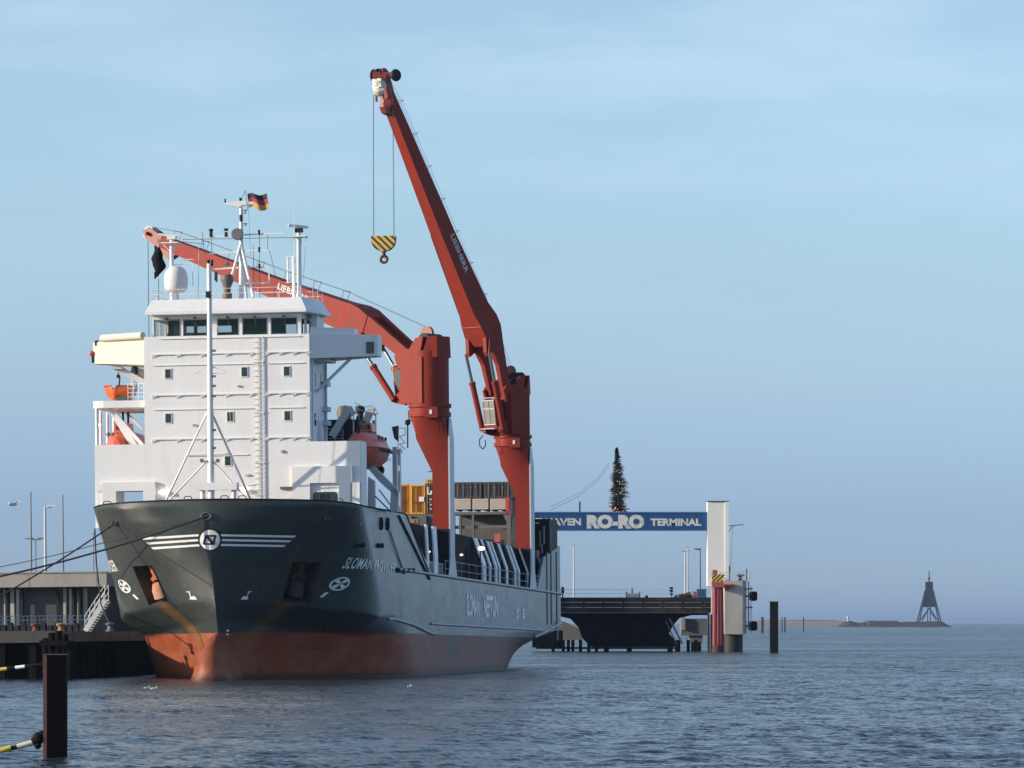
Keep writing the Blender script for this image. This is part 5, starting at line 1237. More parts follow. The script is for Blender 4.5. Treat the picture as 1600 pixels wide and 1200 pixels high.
mb.box(X(711), X(792), YC-.1, YC+.15, Z(826), Z(821)); mb.prism([(X(786), YC-.2, Z(804)), (X(798), YC-.2, Z(804)), (X(793), YC-.2, Z(818))], (0,.3,0))
mb.build('frame', GREY, fr)
mb = MB(); mb.box(X(711), X(792), YC+3.6, YC+4, Z(865), Z(804)-.01); mb.box(X(727), X(780), YC+.5, YC+3, Z(865), Z(843)); mb.box(X(720), X(732), YC+.4, YC+2, Z(865), Z(838)); mb.build('machinery', mat('machinery_grey', (.10,.10,.095), .6, var=.3), fr)
MB().box(X(771.5), X(781), YC+.25, YC+.48, Z(847), Z(834)).build('red_panel', mat('pink_panel', (.48,.10,.09), .5), fr)
fr2 = thing('steel_support', 'grey steel support under the yellow containers', 'steel frame', FP(650, 830, YB), M_SHIP)
mb = MB(); X = lambda px, py=820: FP(px, py, YB).x; Z = lambda py, px=650: FP(px, py, YB).z
mb.box(X(618), X(684), YB, YB+6, Z(835), Z(803.3)); 
for px in (640, 663): mb.box(X(px), X(px+4), YB-.2, YB-.003, Z(835), Z(806))
mb.build('frame', GREY, fr2)
solo(MB().box(FP(641,812,YB-1).x, FP(655,812,YB-1).x, YB-1.5, YB-.7, FP(650,818,YB-1).z, FP(650,811,YB-1).z).box(FP(644,812,YB-1).x, FP(650,812,YB-1).x, YB-1.55, YB-1.502, FP(650,817,YB-1).z, FP(650,812,YB-1).z), 'timber_stack', mat('timber', (.30,.20,.12), .8, var=.3), 'small stack of brown timber below the yellow container', 'timber', FP(648,818,YB-1), M_SHIP)
YD = 93
mb = MB(); mb.box(FP(800,800,YD).x, FP(806.5,800,YD).x, YD, YD+2, FP(800,860,YD).z, FP(800,780,YD).z)
for py in (790, 806, 822, 838): mb.box(FP(800,800,YD).x, FP(806,800,YD).x, YD-.06, YD-.002, FP(800,py+4,YD).z, FP(800,py,YD).z)
solo(mb, 'striped_container', mat('pale_container', (.5,.48,.45), .5, var=.4, scale=3), 'pale narrow container glimpsed just left of the aft crane column', 'container', FP(803,860,YD), M_SHIP)
# ------------------------------------------------------------------ quay on the left
CONC = mat('quay_concrete', (.20,.19,.175), .9, var=.15, dirt=(.08,.075,.065), damt=.6, bump=.02)
CONCD = mat('weathered_concrete', (.30,.29,.27), .85, var=.12, dirt=(.16,.15,.14), damt=.6, dscale=.4, stretch=(1,1,.4))
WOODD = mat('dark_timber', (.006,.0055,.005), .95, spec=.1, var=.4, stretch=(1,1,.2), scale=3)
QY0, QY1, QX = 3.0, 150.0, -12.2
qz = FP(60, 987.5, QY0).z
quay = thing('quay', 'concrete quay deck on dark piles left of the ship', 'quay', (-30, QY0, 0), M_SHIP)
MB().box(-140, QX, QY0, QY1, qz-.75, qz).build('quay_slab', CONC, quay)
mb = MB(); mb.box(-140, QX+.15, QY0-.15, QY0-.002, qz-.78, qz+.08); x = -45
while x < QX: mb.box(x, x+.04, QY0-.16, QY0-.152, qz-.78, qz+.08); x += 3.1
mb.build('edge_beam', mat('edge_concrete', (.060,.058,.054), .9, var=.2, dirt=(.05,.05,.045), damt=.7), quay)
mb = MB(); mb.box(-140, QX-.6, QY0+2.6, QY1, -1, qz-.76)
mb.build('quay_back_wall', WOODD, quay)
mb = MB(); x = -48
while x < QX:
    mb.box(x, x+.55, QY0+.2, QY0+.8, -1, qz-.76); x += 2.4
y = QY0+2.4
while y < 22: mb.box(QX-.5, QX+.05, y, y+.5, -1, qz-.76); y += 2.4
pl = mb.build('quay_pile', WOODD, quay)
# low terminal building behind
yb_ = 32.0; bx0, bx1 = -95.0, FP(161, 900, yb_).x; Zb = lambda py: FP(60, py, yb_).z
bld = thing('terminal_shed', 'long low quay building with pale concrete roof band and dark open gallery', 'building', (-40, yb_, qz), M_SHIP)
MB().box(bx0, bx1, yb_+.9, yb_+14, qz, Zb(917)).build('wall', mat('shed_wall', (.07,.075,.085), .8, var=.2), bld)
mb = MB(); mb.box(bx0, bx1+.6, yb_-1.2, yb_+14.5, Zb(917.5), Zb(896)); mb.box(bx0, bx1+.7, yb_-1.3, yb_-1.0, Zb(896)+.003, Zb(894)); x = bx0
while x < bx1: mb.box(x, x+.05, yb_-1.22, yb_-1.203, Zb(917.5), Zb(896)); x += 5.6
rf = mb.build('roof_band', CONCD, bld)
mb = MB(); x = bx0
while x < bx1+.5: mb.box(x, x+.2, yb_-1.1, yb_-.9, Zb(918.8), Zb(917.6)); x += .35
mb.build('roof_drip_slats', GREY, bld)
mb = MB()
for px, wd in ((3,5),(13,6),(22,5),(96,5),(105,6),(118,5),(127,6),(-20,6),(-32,6)): x = FP(px, 940, yb_).x; mb.box(x, x+wd/18.5, yb_+.55, yb_+.88, qz, Zb(920))
mb.build('white_column', mat('column_white', (.40,.41,.39), .7, var=.15), bld)
mb = MB()
for px in (8, 32, 88, 112, 122): x = FP(px, 940, yb_).x; mb.box(x, x+.18, yb_, yb_+.3, qz, Zb(918))
mb.build('gallery_post', DARK, bld)
MB().box(FP(37,940,yb_).x, FP(86,940,yb_).x, yb_+.7, yb_+.88, qz, Zb(923)).build('sliding_door', mat('door_slate', (.045,.05,.06), .6), bld)
BLU = mat('blue_rail', (.08,.13,.20), .5)
o = solo(railing([(FP(-60,975,20).x, 20, qz), (FP(140,975,20).x, 20, qz)], 1.25, .03, 4, .33), 'quay_railing', BLU, 'light blue railing in front of the low quay building', 'railing', (FP(60,975,20).x, 20, qz), M_SHIP)
for i in range(14):
    px = -10+ i*10.3; x = FP(px, 980, 17).x; hh = .5+.4*random.random(); mb = MB().loft([[(x,17,qz),(x+.45,17,qz),(x+.45,17.7,qz),(x,17.7,qz)],[(x+.08,17.1,qz+hh),(x+.37,17.1,qz+hh),(x+.37,17.6,qz+hh),(x+.08,17.6,qz+hh)]])
    solo(mb, 'quay_barrier', DARKG, 'dark low barrier block in the row in front of the light blue quay railing', 'barrier', (x+.2, 17.3, qz), M_SHIP, 'barrier blocks in front of the blue railing')
# gangway stairs
gs = thing('access_stairs', 'silver metal stairs with handrails standing on the quay beside the bow', 'stairs', FP(140, 985, 13), M_SHIP)
a = FP(133, 983, 13); b_ = FP(164, 938, 13); a = V((a.x, 13, qz+.05))
mb = MB()
for dy in (0, 1.1):
    o_ = V((0, dy, 0)); mb.bar(a+o_, b_+o_, .08, .38)
mb.build('stringer', PALE, gs)
mb = MB()
for i in range(12): p = a.lerp(b_, (i+.5)/12); mb.box(p.x-.16, p.x+.16, 13.05, 14.05, p.z-.03, p.z+.03)
mb.build('steps', GREY, gs)
mb = MB()
for dy in (0, 1.1):
    o_ = V((0, dy, 0))
    for h_ in (.6, 1.15): mb.tube(a+o_+V((0,0,h_)), b_+o_+V((0,0,h_)), .035)
    for i in range(5): p = a.lerp(b_, i/4)+o_; mb.tube(p, p+V((0,0,1.15)), .035)
mb.build('handrail', PALE, gs)
def bollard(px, lab, m, y=QY0+.9):
    x = FP(px, 985, y).x; mb = MB(); mb.lathe([(.34,0),(.30,.08),(.20,.16),(.18,.38),(.34,.48),(.36,.58),(.25,.64),(.02,.66)], (x, y, qz), 16)
    solo(mb, 'mooring_bollard', m, lab, 'bollard', (x, y, qz), M_SHIP, smooth=50, group='quay bollards')
bollard(55, 'dark red mooring bollard on the quay edge, the one farther left', mat('bollard_red', (.16,.04,.03), .7)); bollard(95, 'ochre mooring bollard on the quay edge above the dark timber dolphin', mat('bollard_ochre', (.30,.19,.06), .7))
bollard(172, 'grey mooring bollard beside the ship where the steep line ends', GREY)
# timber dolphin in front of the quay
dl = thing('timber_dolphin', 'dark weathered cluster of timber fender piles against the quay front', 'dolphin', (FP(88,1050,QY0-1.2).x, QY0-1.2, 0), M_SHIP)
mb = MB()
for px, z_ in ((70,3.1),(79,3.5),(90,3.65),(100,3.4),(108,2.9)): x = FP(px, 1050, QY0-1.3).x; mb.tube((x, QY0-1.3, -1), (x+.05, QY0-1.1, z_+.05), .27, n=10)
mb.build('pile', WOODD, dl, smooth=50)
mb = MB(); mb.box(FP(62,1000,QY0-1.7).x, FP(106,1000,QY0-1.7).x, QY0-1.85, QY0-1.6, 2.6, 3.0); mb.build('waling', WOODD, dl)
# lamp posts and poles behind the quay building
def lamp_post(name, label, M, base, H, arm=0, r=.11, m=PALE, head=True, twin=False, group=None, luminaire=1.0):
    t = thing(name, label, 'lamp post' if name == 'street_lamp' else 'pole', base, M, group); b0 = V(base)
    MB().tube(b0, b0+V((0,0,H)), r, r*.6, n=10).build('pole', m, t, smooth=50)
    if head:
        for sd in ((1,-1) if twin else (1,)):
            e = b0+V((arm*sd, 0, H-.05)); MB().tube(b0+V((0,0,H-.1)), e, r*.5).build('arm', m, t)
            MB().loft([[e+V((-.3*sd*luminaire, -.15, -.02)), e+V((.55*sd*luminaire, -.12, .05)), e+V((.55*sd*luminaire, .12, .05)), e+V((-.3*sd*luminaire, .15, -.02))], [e+V((-.3*sd*luminaire, -.1, .18)), e+V((.5*sd*luminaire, -.08, .14)), e+V((.5*sd*luminaire, .08, .14)), e+V((-.3*sd*luminaire, .1, .18))]]).build('luminaire', m, t)
    return t
def on_quay(px, y): x = FP(px, 985, y).x; return V((x, y, qz))
def hgt(px, py, y): return FP(px, py, y).z - qz
lamp_post('flag_pole', 'bare dark pole behind the quay building, farther left of two', M_SHIP, on_quay(50, 48), hgt(50, 768, 48), 0, .09, GREY, False, group='bare poles')
lamp_post('flag_pole', 'bare dark pole behind the quay building, right of the white street lamp', M_SHIP, on_quay(100, 48), hgt(100, 773, 48), 0, .08, GREY, False, group='bare poles')
lamp_post('street_lamp', 'tall pale street lamp with one arm to the right behind the quay building', M_SHIP, on_quay(72, 50), hgt(72, 791, 50), .55, .16, PALE)
lamp_post('street_lamp', 'small distant twin arm street lamp between the two bare poles', M_SHIP, on_quay(57, 90), hgt(57, 842, 90), .5, .08, GREY, twin=True)
lamp_post('flag_pole', 'thin dark pole rising beside the ship bow', M_SHIP, on_quay(147.5, 60), hgt(147, 832, 60), 0, .05, REDD, False)

# ------------------------------------------------------------------ mooring lines
def line(pts, r, label, sag=0.0, name='mooring_line'):
    P = []; 
    for a, b_ in zip(pts[:-1], pts[1:]):
        a, b_ = V(a), V(b_)
        for i in range(13): t = i/12; P.append(a.lerp(b_, t) - V((0,0,sag*4*t*(1-t))))
    base = P[0]; cu = MB().path(P, r, n=7); return solo(cu, name, ROPE, label, 'rope', base, M_SHIP, 'mooring lines', smooth=60)
e0 = FP(-40, 909, -4.0); line([FL0, e0], .075, 'thick dark mooring line from the centre bow fairlead to the left edge', .35)
e1 = FP(-40, 893, 8.0); line([FL0+V((-.1,0,.05)), FP(150, 851, 2.5), e1], .035, 'thin mooring line from the bow fairlead, the highest of the lines at the left edge', .12)
e2 = FP(-40, 954, -2.0); line([FL1, e2], .06, 'dark mooring line sloping down from the small fairlead left of the bow stripes', .2)
line([hit(147.5,826)[0] if hit(147.5,826) else FP(148,826,7), FP(150.5,880,9.6), FP(158, 945, 9), V((FP(172,980,QY0+.9).x, QY0+.9, qz+.45))], .055, 'steep mooring line hanging down the quay side of the bow to the grey bollard', .0)
line([hit(187,819)[0], hit(232,853)[0], hit(330,915)[0]], .018, 'thin slack messenger line lying across the front of the hull', -.0)
# steel post in the foreground with its floating barrier
D1 = CH*F/(1186-HZ)
def Wd(px, py, d=D1): return W(px, py, d)
xa_, xb_ = Wd(67,1100).x, Wd(102.5,1100).x; zt_ = Wd(80,1023.5).z
fp = thing('mooring_post', 'tall dark square steel post standing in the water at the lower left', 'post', ((xa_+xb_)/2, D1, 0))
PM = mat('post_steel', (.0025,.0025,.003), .9, spec=.06, var=.35, scale=4, stretch=(1,1,.3), dirt=(.010,.007,.006), damt=.5, dscale=2, bump=.01)
PR = mat('post_lit_edge', (.13,.06,.06), .8, var=.3, scale=4, stretch=(1,1,.3), dirt=(.05,.03,.03), damt=.7, dscale=2)  # redder, paler steel paints the sunlight on the left face into the colour
MB().box(xa_+.12, xb_, D1, D1+.55, -1.5, zt_).build('post_body', PM, fp)
mb = MB(); mb.box(xa_, xa_+.117, D1+.06, D1+.5, -1.5, zt_+.02); mb.box(xa_+.02, xb_+.02, D1-.03, D1+.57, zt_+.003, zt_+.03); mb.build('post_flange', PR, fp)
fbm = thing('floating_barrier', 'dark rope with pale and yellow floats tied to the foreground post', 'floating barrier', Wd(20,1172), group=None)
P = [Wd(-30,1182,D1+.2), Wd(0,1173,D1+.2), Wd(20,1169,D1+.2), Wd(40,1163,D1+.2), Wd(55,1157,D1+.2), Wd(66,1149,D1+.2)]
MB().path(P, .065, n=8).build('rope', BLACK, fbm, smooth=60)
for a, b_, m in ((0,.25,'y'),(2.7,3.3,'w')):
    i = int(a); p = P[i+1 if a == 0 else i].lerp(P[i+2 if a == 0 else i+1], .0 if a == 0 else .35); q = p + (P[4]-P[1]).normalized()*(.35 if m == 'y' else .5)
    if m == 'y': p = P[0].lerp(P[1], .75)
    MB().tube(p, q, .085, n=12).build('float', mat('float_'+m, (.55,.42,.05) if m == 'y' else (.6,.56,.45), .6), fbm, smooth=50)
mb = MB()
for p, r_ in ((P[4], .14), (P[4].lerp(P[5],.5), .19), (P[5], .15), (P[4].lerp(P[5],.35)-V((0,0,.2)), .12)): mb.ball(p, r_, 9)
mb.build('weed_clump', BLACK, fbm, smooth=60)
yq = QY0-2.2
sb2 = thing('striped_boom', 'striped yellow, black and white boom floating low along the quay front', 'floating barrier', FP(20,1045,yq), M_SHIP)
seg = [(-30,-12,'w'),(-12,11,'y'),(11,24,'b'),(24,39,'w'),(39,66,'b')]
for a, b_, c_ in seg:
    MB().tube(FP(a, 1046-.12*a, yq), FP(b_, 1046-.12*b_, yq), .13, n=12).build('boom_section', {'w': MARK, 'y': mat('boom_yellow', (.6,.45,.05), .6), 'b': BLACK}[c_], sb2, smooth=50)

# ------------------------------------------------------------------ ferry terminal: gantry sign, tower, ramp
DT = CH*F/(1018.5-HZ)                        # about 600 m away
def G(px, py, d=0.): return W(px, py, DT+d)
tw = thing('sign_tower', 'tall white rectangular tower at the right end of the blue gantry', 'tower', G(1121, 1018))
TWM = mat('tower_white', (.80,.79,.73), .7, var=.05, scale=.5, dirt=(.35,.33,.30), damt=.35, dscale=.3, stretch=(1,1,.3))
a, b_ = G(1105.5, 905), G(1133, 784); MB().box(a.x, b_.x, DT, DT+3, a.z-1, b_.z).build('tower_body', TWM, tw)
mb = MB(); c_ = G(1138.5, 784); mb.box(b_.x+.003, c_.x, DT-.12, DT+3.1, a.z-1, c_.z+.02); mb.build('tower_flange', TWM, tw)
mb = MB(); mb.box(a.x-.05, c_.x+.05, DT-.15, DT+3.2, b_.z+.021, b_.z+.12); mb.build('tower_cap', DARK, tw)
mb = MB(); p = G(1139,822); q = G(1160,819.5); mb.bar(p+V((0,.5,0)), q+V((0,.5,0)), .12); mb.bar(G(1139,830)+V((0,.5,0)), G(1147,820.5)+V((0,.5,0)), .1); mb.tube(q+V((0,.5,0)), q+V((.15,.5,-.1)), .08); mb.tube(G(1145,821), G(1141,895), .03); mb.build('bracket_arm', GREY, tw)
bmn = thing('gantry_beam', 'blue gantry beam across the ramp with large white terminal lettering', 'sign', G(960, 829))
BLUE2 = mat('joint_blue', (.006,.03,.09), .6)
BLUE = mat('sign_blue', (.012,.075,.21), .45, var=.10, scale=.6, dirt=(.03,.07,.15), damt=.5)
a, b_ = G(786, 829), G(1105.2, 800.5); MB().box(a.x, b_.x, DT+.4, DT+2.4, a.z, b_.z).build('beam', BLUE, bmn)
mb = MB(); mb.box(a.x, b_.x, DT+.3, DT+.397, b_.z-.12, b_.z+.08); mb.box(a.x, b_.x, DT+.3, DT+.397, a.z-.05, a.z+.10); mb.build('beam_flange', mat('flange_blue', (.05,.14,.30), .5), bmn)
mb = MB()
for px in (840, 872, 912, 1012, 1052, 1088): x = G(px, 810).x; mb.box(x, x+.05, DT+.385, DT+.398, a.z+.11, b_.z-.13)
mb.build('panel_joint', BLUE2, bmn)
mb = MB(); p = G(906,800); mb.tube(p+V((0,.5,0)), p+V((0,.5,1.5)), .12); mb.build('beam_post', DARK, bmn)
SIGNW = mat('sign_white', (.66,.66,.62), .6, var=.06, scale=2, dirt=(.05,.12,.25), damt=.8, dscale=1.1)
def sign_text(s, x0, x1, y0, y1, off):
    vs, fs = text2d(s, 1.0, off, 0, 3); A, B = G(x0, y1), G(x1, y0)
    P = [(lerp(A.x, B.x, u), DT+.37, lerp(A.z, B.z, v_)) for u, v_ in vs]
    MB().add(P, fs).prism([(0,0,0),(0,0,.001),(.001,0,0)], (0,.001,0)) if False else None
    MB().add(P, fs).build('sign_lettering', SIGNW, bmn)
sign_text('BREMERHAVEN', 790, 908, 809.5, 821, .045); sign_text('RO-RO', 917, 1007, 804, 826, .075); sign_text('TERMINAL', 1016.5, 1096, 810, 821.5, .045)
a, b_ = G(752, 1018), G(785.8, 784); solo(MB().box(a.x, b_.x, DT, DT+3, 0, b_.z).box(a.x-.05, b_.x+.05, DT-.1, DT+3.1, b_.z+.01, b_.z+.1), 'sign_tower', TWM, 'white tower at the left end of the blue gantry, hidden behind the ship', 'tower', G(770,1018))
# decorated fir on the beam
def fir():
    b0 = G(964, 800) + V((0, 1.4, 0)); H = G(964,700).z - b0.z
    t = thing('decorated_tree', 'dark fir tree with small round lights standing on the blue gantry', 'tree', b0)
    mb = MB(); lean = .5
    mb.tube(b0+V((-.2,0,-.2)), b0+V((.15,0,H*.7)), .16, .08); mb.tube(b0+V((.15,0,H*.7)), b0+V((-.15,0,H)), .08, .02); mb.build('trunk', mat('bark', (.06,.045,.03), .9), t)
    rr = random.Random(9); mb = MB(); prof = [(0,1.1),(.06,1.5),(.16,1.6),(.3,1.5),(.5,1.3),(.68,1.0),(.8,.62),(.88,.35),(1,.08)]
    for k in range(1150):
        u = rr.random()**1.05; r_ = table(u, prof)*(.65+.5*rr.random()); a = rr.random()*6.283; c_ = b0 + V((.15*u*2-.25*u*u*1.5, 0, H*u)); cx_ = .1; r_ *= .84 + .34*math.sin(u*23+a*2.1)*math.sin(u*9-a*1.3+1)
        if math.cos(a) < 0: r_ *= .8
        e = c_ + V((r_*math.cos(a)+cx_, r_*math.sin(a), -.28*r_ + .15*rr.random()))
        d = (e-c_); L_ = d.length
        if L_ < .05: continue
        d.normalize(); sd = d.cross(V((0,0,1))).normalized()
        n = max(2, int(L_/.16))
        for j in range(n):
            q = c_ + d*(L_*(j+.6)/n); w_ = .10 + .16*(1-j/n)
            for s2 in (-1, 1):
                tipp = q + d*.16 + sd*s2*w_ + V((0,0,-.06*rr.random()+.03)); mb.add([q - d*.03, q + d*.05, tipp], [(0,1,2)]); 
                mb.add([q+V((0,0,-.04)), q+V((0,0,.05)), tipp + V((0,0,.05))], [(0,1,2)])
    mb.build('crown', mat('fir_needles', (.020,.026,.018), .8, var=.5, scale=2.5), t)
    mb = MB()
    for k in range(46):
        u = rr.random()**1.6*.72; a = R(180 + 180*rr.random()); r_ = table(u, prof)*.95; mb.ball(b0+V((.1 + r_*math.cos(a), r_*math.sin(a)*1.0-.05, H*u)), .085, 6)
    mb.build('light_bulb', mat('bulb_amber', (.6,.35,.15), .3, emit=(1,.45,.15), es=.12), t, smooth=60)
fir()
mb = MB(); P = [G(952,727), G(935,750), G(905,775), G(860,797)]; mb.path(P, .025, n=5); P = [p+V((0,.1,.45)) for p in P]; mb.path(P, .02, n=5); solo(mb, 'stay_wire', WIRE, 'thin stay wires running down left from the fir tree to the gantry', 'wire', P[0])
# pier block with fenders, red pile and hazard board
pr = thing('fender_pier', 'pale grey steel pier block on a dark pile with round rubber fenders', 'pier', G(1150,1018,4))
DP = DT-4
def G2(px, py): return W(px, py, DP)
PG = mat('pier_grey', (.46,.44,.39), .6, var=.15, scale=.4, dirt=(.20,.17,.14), damt=.5, dscale=.3)
a, b_ = G2(1132, 991), G2(1167, 907); cx_ = (a.x+b_.x)/2
mb = MB(); K = 20; rr_ = (b_.x-a.x)/2
ring = [(a.x, DP), (b_.x-.6, DP), (b_.x-.15, DP+.3), (b_.x, DP+.9), (b_.x, DP+4), (a.x, DP+4)]
mb.loft([[(x, y, a.z) for x, y in ring], [(x, y, b_.z) for x, y in ring]]); mb.build('pier_block', PG, pr)
c_ = G2(1114, 905); d_ = G2(1132,905); mb = MB(); mb.box(c_.x, G2(1131.8,905).x, DP+3, DP+6, 0, c_.z+.2); mb.build('pier_wall', mat('pier_wall_grey', (.30,.29,.27), .7, var=.15), pr)
mb = MB(); mb.tube((G2(1146,1018).x, DP+2, -1), (G2(1146,1018).x, DP+2, a.z), 1.45, n=24); mb.build('pile_foot', mat('pile_black', (.022,.020,.020), .7, var=.3, dirt=(.08,.04,.03), damt=.5), pr, smooth=50)
mb = MB()
for px in (1107.5, 1112): mb.tube((G2(px,1018).x, DP+1, -1), (G2(px,1018).x, DP+1, G2(px,960).z), .16, n=10)
mb.build('thin_pile', DARK, pr, smooth=50)
mb = MB()
for py in (931.5, 978): p = G2(1178, py); mb.lathe([(.2,-.55),(.55,-.55),(.68,-.35),(.70,0),(.68,.35),(.55,.55),(.2,.55)], (p.x-.05, DP+.6, p.z), 22, ax=0); mb.bar(p+V((-1.1,.6,0)), p+V((-.4,.6,0)), .25)
mb.build('rubber_fender', BLACK, pr, smooth=50)
mb = MB(); mb.bar(G2(1169,908)+V((.05,0,0)), G2(1169,985)+V((.05,0,0)), .18)
for py in (920, 949): mb.box(G2(1165,py).x, G2(1176,py).x, DP, DP+1, G2(1165,py+1.3).z, G2(1165,py-1.3).z)
mb.tube(G2(1173.5,915), G2(1173.5,990), .05); mb.build('fender_frame', GREY, pr)
z_ = b_.z; railing([(G2(1111,900).x, DP+.1, z_), (G2(1172,900).x, DP+.1, z_), (G2(1172,900).x, DP+3.9, z_)], 1.15, .035, 3, 1.0).build('pier_railing', PALE, pr)
mb = MB(); p = G2(1158, 906); mb.lathe([(.5,0),(.28,.15),(.28,.55),(.55,.7),(.6,.85),(.1,.95)], (p.x, DP+1.5, z_), 14); mb.tube((G2(1167,900).x, DP+.4, z_), (G2(1167,900).x, DP+.4, G2(1167,889).z), .09); mb.tube((G2(1140,900).x, DP+.4, z_), (G2(1140,900).x, DP+.4, G2(1140,884).z), .08); mb.build('pier_bollard', DARK, pr, smooth=50)
mb = MB(); mb.prism([G2(1129,913)+V((0,-.4,0)), G2(1148,913)+V((0,-.4,0)), G2(1148,915)+V((0,-.4,0)), G2(1133,923)+V((0,-.4,0))], (0,.5,0)); mb.build('red_bracket', REDD, pr)
DR = DT-5.5
rp = thing('red_guide_pile', 'scuffed red tubular guide pile with a yellow and black striped board on top', 'guide pile', W(1122,1018,DR))
PILE = mat('scuffed_red', (.21,.016,.021), .55, var=.3, scale=1.6, stretch=(3,3,.3), dirt=(.20,.10,.10), damt=.8, dscale=1.3)
x = W(1122,1018,DR).x; mb = MB()
for o_ in (-.42, .05, .42): mb.tube((x+o_, DR+.1*abs(o_), .9), (x+o_*.9, DR, W(1122,918,DR).z), .42, .38, n=16)
mb.build('pile_shaft', PILE, rp, smooth=50)
mb = MB(); mb.tube((x, DR+.1, -1), (x, DR+.1, 1.0), .88, n=18); mb.build('weed_band', mat('pile_weed', (.05,.025,.022), .8, var=.4), rp, smooth=50)
mb = MB(); g_ = lambda px, py: W(px, py, DR-.5); mb.loft([[V((g_(1113.5,912).x, DR-.8, g_(0,918).z)), V((g_(1130.5,912).x, DR-.8, g_(0,918).z)), V((g_(1130.5,912).x, DR+.6, g_(0,918).z)), V((g_(1113.5,912).x, DR+.6, g_(0,918).z))], [V((g_(1111.5,912).x, DR-.8, g_(0,909.5).z)), V((g_(1132,912).x, DR-.8, g_(0,909.5).z)), V((g_(1132,912).x, DR+.6, g_(0,909.5).z)), V((g_(1111.5,912).x, DR+.6, g_(0,909.5).z))]]); mb.box(g_(1113.5,890).x, g_(1121,890).x, DR-.3, DR+.4, g_(0,897).z, g_(0,890.5).z); mb.build('pile_cap', mat('cap_red', (.40,.08,.06), .5), rp)
o_ = MB().box(g_(1112.5,900).x, g_(1132,900).x, DR-.75, DR-.45, g_(0,909.2).z, g_(0,896.8).z).build('hazard_board', None, rp) if False else None
m = ST.copy(); 
for n_ in m.node_tree.nodes:
    if n_.type == 'MATH' and n_.operation == 'MULTIPLY': n_.inputs[1].default_value = 1.7
    if n_.type == 'MATH' and n_.operation == 'ADD': n_.operation = 'SUBTRACT'
MB().box(g_(1112.5,900).x, g_(1132,900).x, DR-.75, DR-.45, g_(0,909.2).z, g_(0,897.2).z).build('hazard_board', m, rp)
MB().box(g_(1129.5,907).x, g_(1133,907).x, DR-.9, DR-.76, g_(0,907.5).z, g_(0,904).z).build('white_lamp', MARK, rp)
# linkspan ramp
lk = thing('linkspan_ramp', 'long dark steel ferry ramp with a bulging black underside between the ship and the pier', 'ramp', G(1000,1015))
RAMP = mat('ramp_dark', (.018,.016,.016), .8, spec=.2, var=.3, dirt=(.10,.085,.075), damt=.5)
DL = DT+4
def Gl(px, py): return W(px, py, DL)
def lbox(mb, x0, x1, y0, y1, d0=0, d1=8): a, b_ = Gl(x0, y1), Gl(x1, y0); return mb.box(a.x, b_.x, DL+d0, DL+d1, a.z, b_.z)
mb = MB(); lbox(mb, 855, 1112, 934, 957, .5, 9); lbox(mb, 855, 1113, 933.5, 939, 0, .497); lbox(mb, 855, 1112, 943.5, 947, .1, .497); lbox(mb, 855, 1112, 951.5, 957.5, 0, .497)
for px in range(880, 1112, 31): lbox(mb, px, px+2, 939.05, 951.4, .15, .49)
mb.build('girder', RAMP, lk)
mb = MB(); lbox(mb, 858, 1111, 940.2, 942, .3, .42); lbox(mb, 858, 1111, 948.2, 950, .3, .42); 
mb.build('light_strip', mat('strip_pale', (.36,.33,.29), .7, var=.3, scale=.8, dirt=(.08,.07,.06), damt=.9, dscale=.35), lk)
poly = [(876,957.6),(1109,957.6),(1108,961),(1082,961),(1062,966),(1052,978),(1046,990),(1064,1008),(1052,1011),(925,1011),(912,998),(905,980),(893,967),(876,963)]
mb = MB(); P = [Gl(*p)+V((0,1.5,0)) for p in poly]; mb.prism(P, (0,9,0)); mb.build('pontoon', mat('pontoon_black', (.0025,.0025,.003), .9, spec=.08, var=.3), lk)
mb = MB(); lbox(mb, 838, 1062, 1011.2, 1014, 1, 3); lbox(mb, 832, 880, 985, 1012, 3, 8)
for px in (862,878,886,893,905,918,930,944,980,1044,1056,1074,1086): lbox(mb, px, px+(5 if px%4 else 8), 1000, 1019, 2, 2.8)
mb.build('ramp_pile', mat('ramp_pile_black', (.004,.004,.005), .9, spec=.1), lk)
mb = MB(); mb.bar(Gl(1046,966), Gl(1066,1006), .25); mb.bar(Gl(1040,970), Gl(1058,1008), .15); mb.build('ramp_brace', mat('brace_navy', (.02,.035,.07), .6), lk)
z_ = Gl(0,933.5).z; railing([(Gl(876,930).x, DL+.2, z_), (Gl(1060,930).x, DL+.2, z_)], 1.15, .03, 2, 4.2).build('ramp_railing', PALE, lk)
# abutment blocks beyond the ramp
ab = thing('abutment_block', 'grey concrete abutment on piles seen under the right end of the ramp', 'abutment', W(1085,1010,DL+14)); Da = DL+14
AB = mat('abutment_grey', (.17,.17,.165), .85, var=.2, dirt=(.09,.09,.085), damt=.6)
g3 = lambda px, py: W(px, py, Da); mb = MB()
mb.box(g3(1064,0).x, g3(1105,0).x, Da, Da+5, g3(0,993).z, g3(0,966.5).z); mb.box(g3(1078,0).x, g3(1098,0).x, Da+.3, Da+4, g3(0,1003).z, g3(0,993).z-.003); mb.build('block', AB, ab)
mb = MB(); mb.box(g3(1064.5,0).x, g3(1071,0).x, Da-.4, Da-.003, g3(0,984).z, g3(0,964).z); 
for i in range(5): mb.box(g3(1065,0).x, g3(1070,0).x, Da-.5, Da-.403, g3(0,968+4*i).z, g3(0,966+4*i).z)
mb.build('pale_ladder', mat('ladder_pale', (.42,.41,.38), .7, var=.3), ab)
mb = MB(); 
for px in (1080,1090): mb.box(g3(px,0).x, g3(px+6,0).x, Da+.5, Da+1.2, -1, g3(0,1003).z-.003)
mb.build('block_pile', DARK, ab)
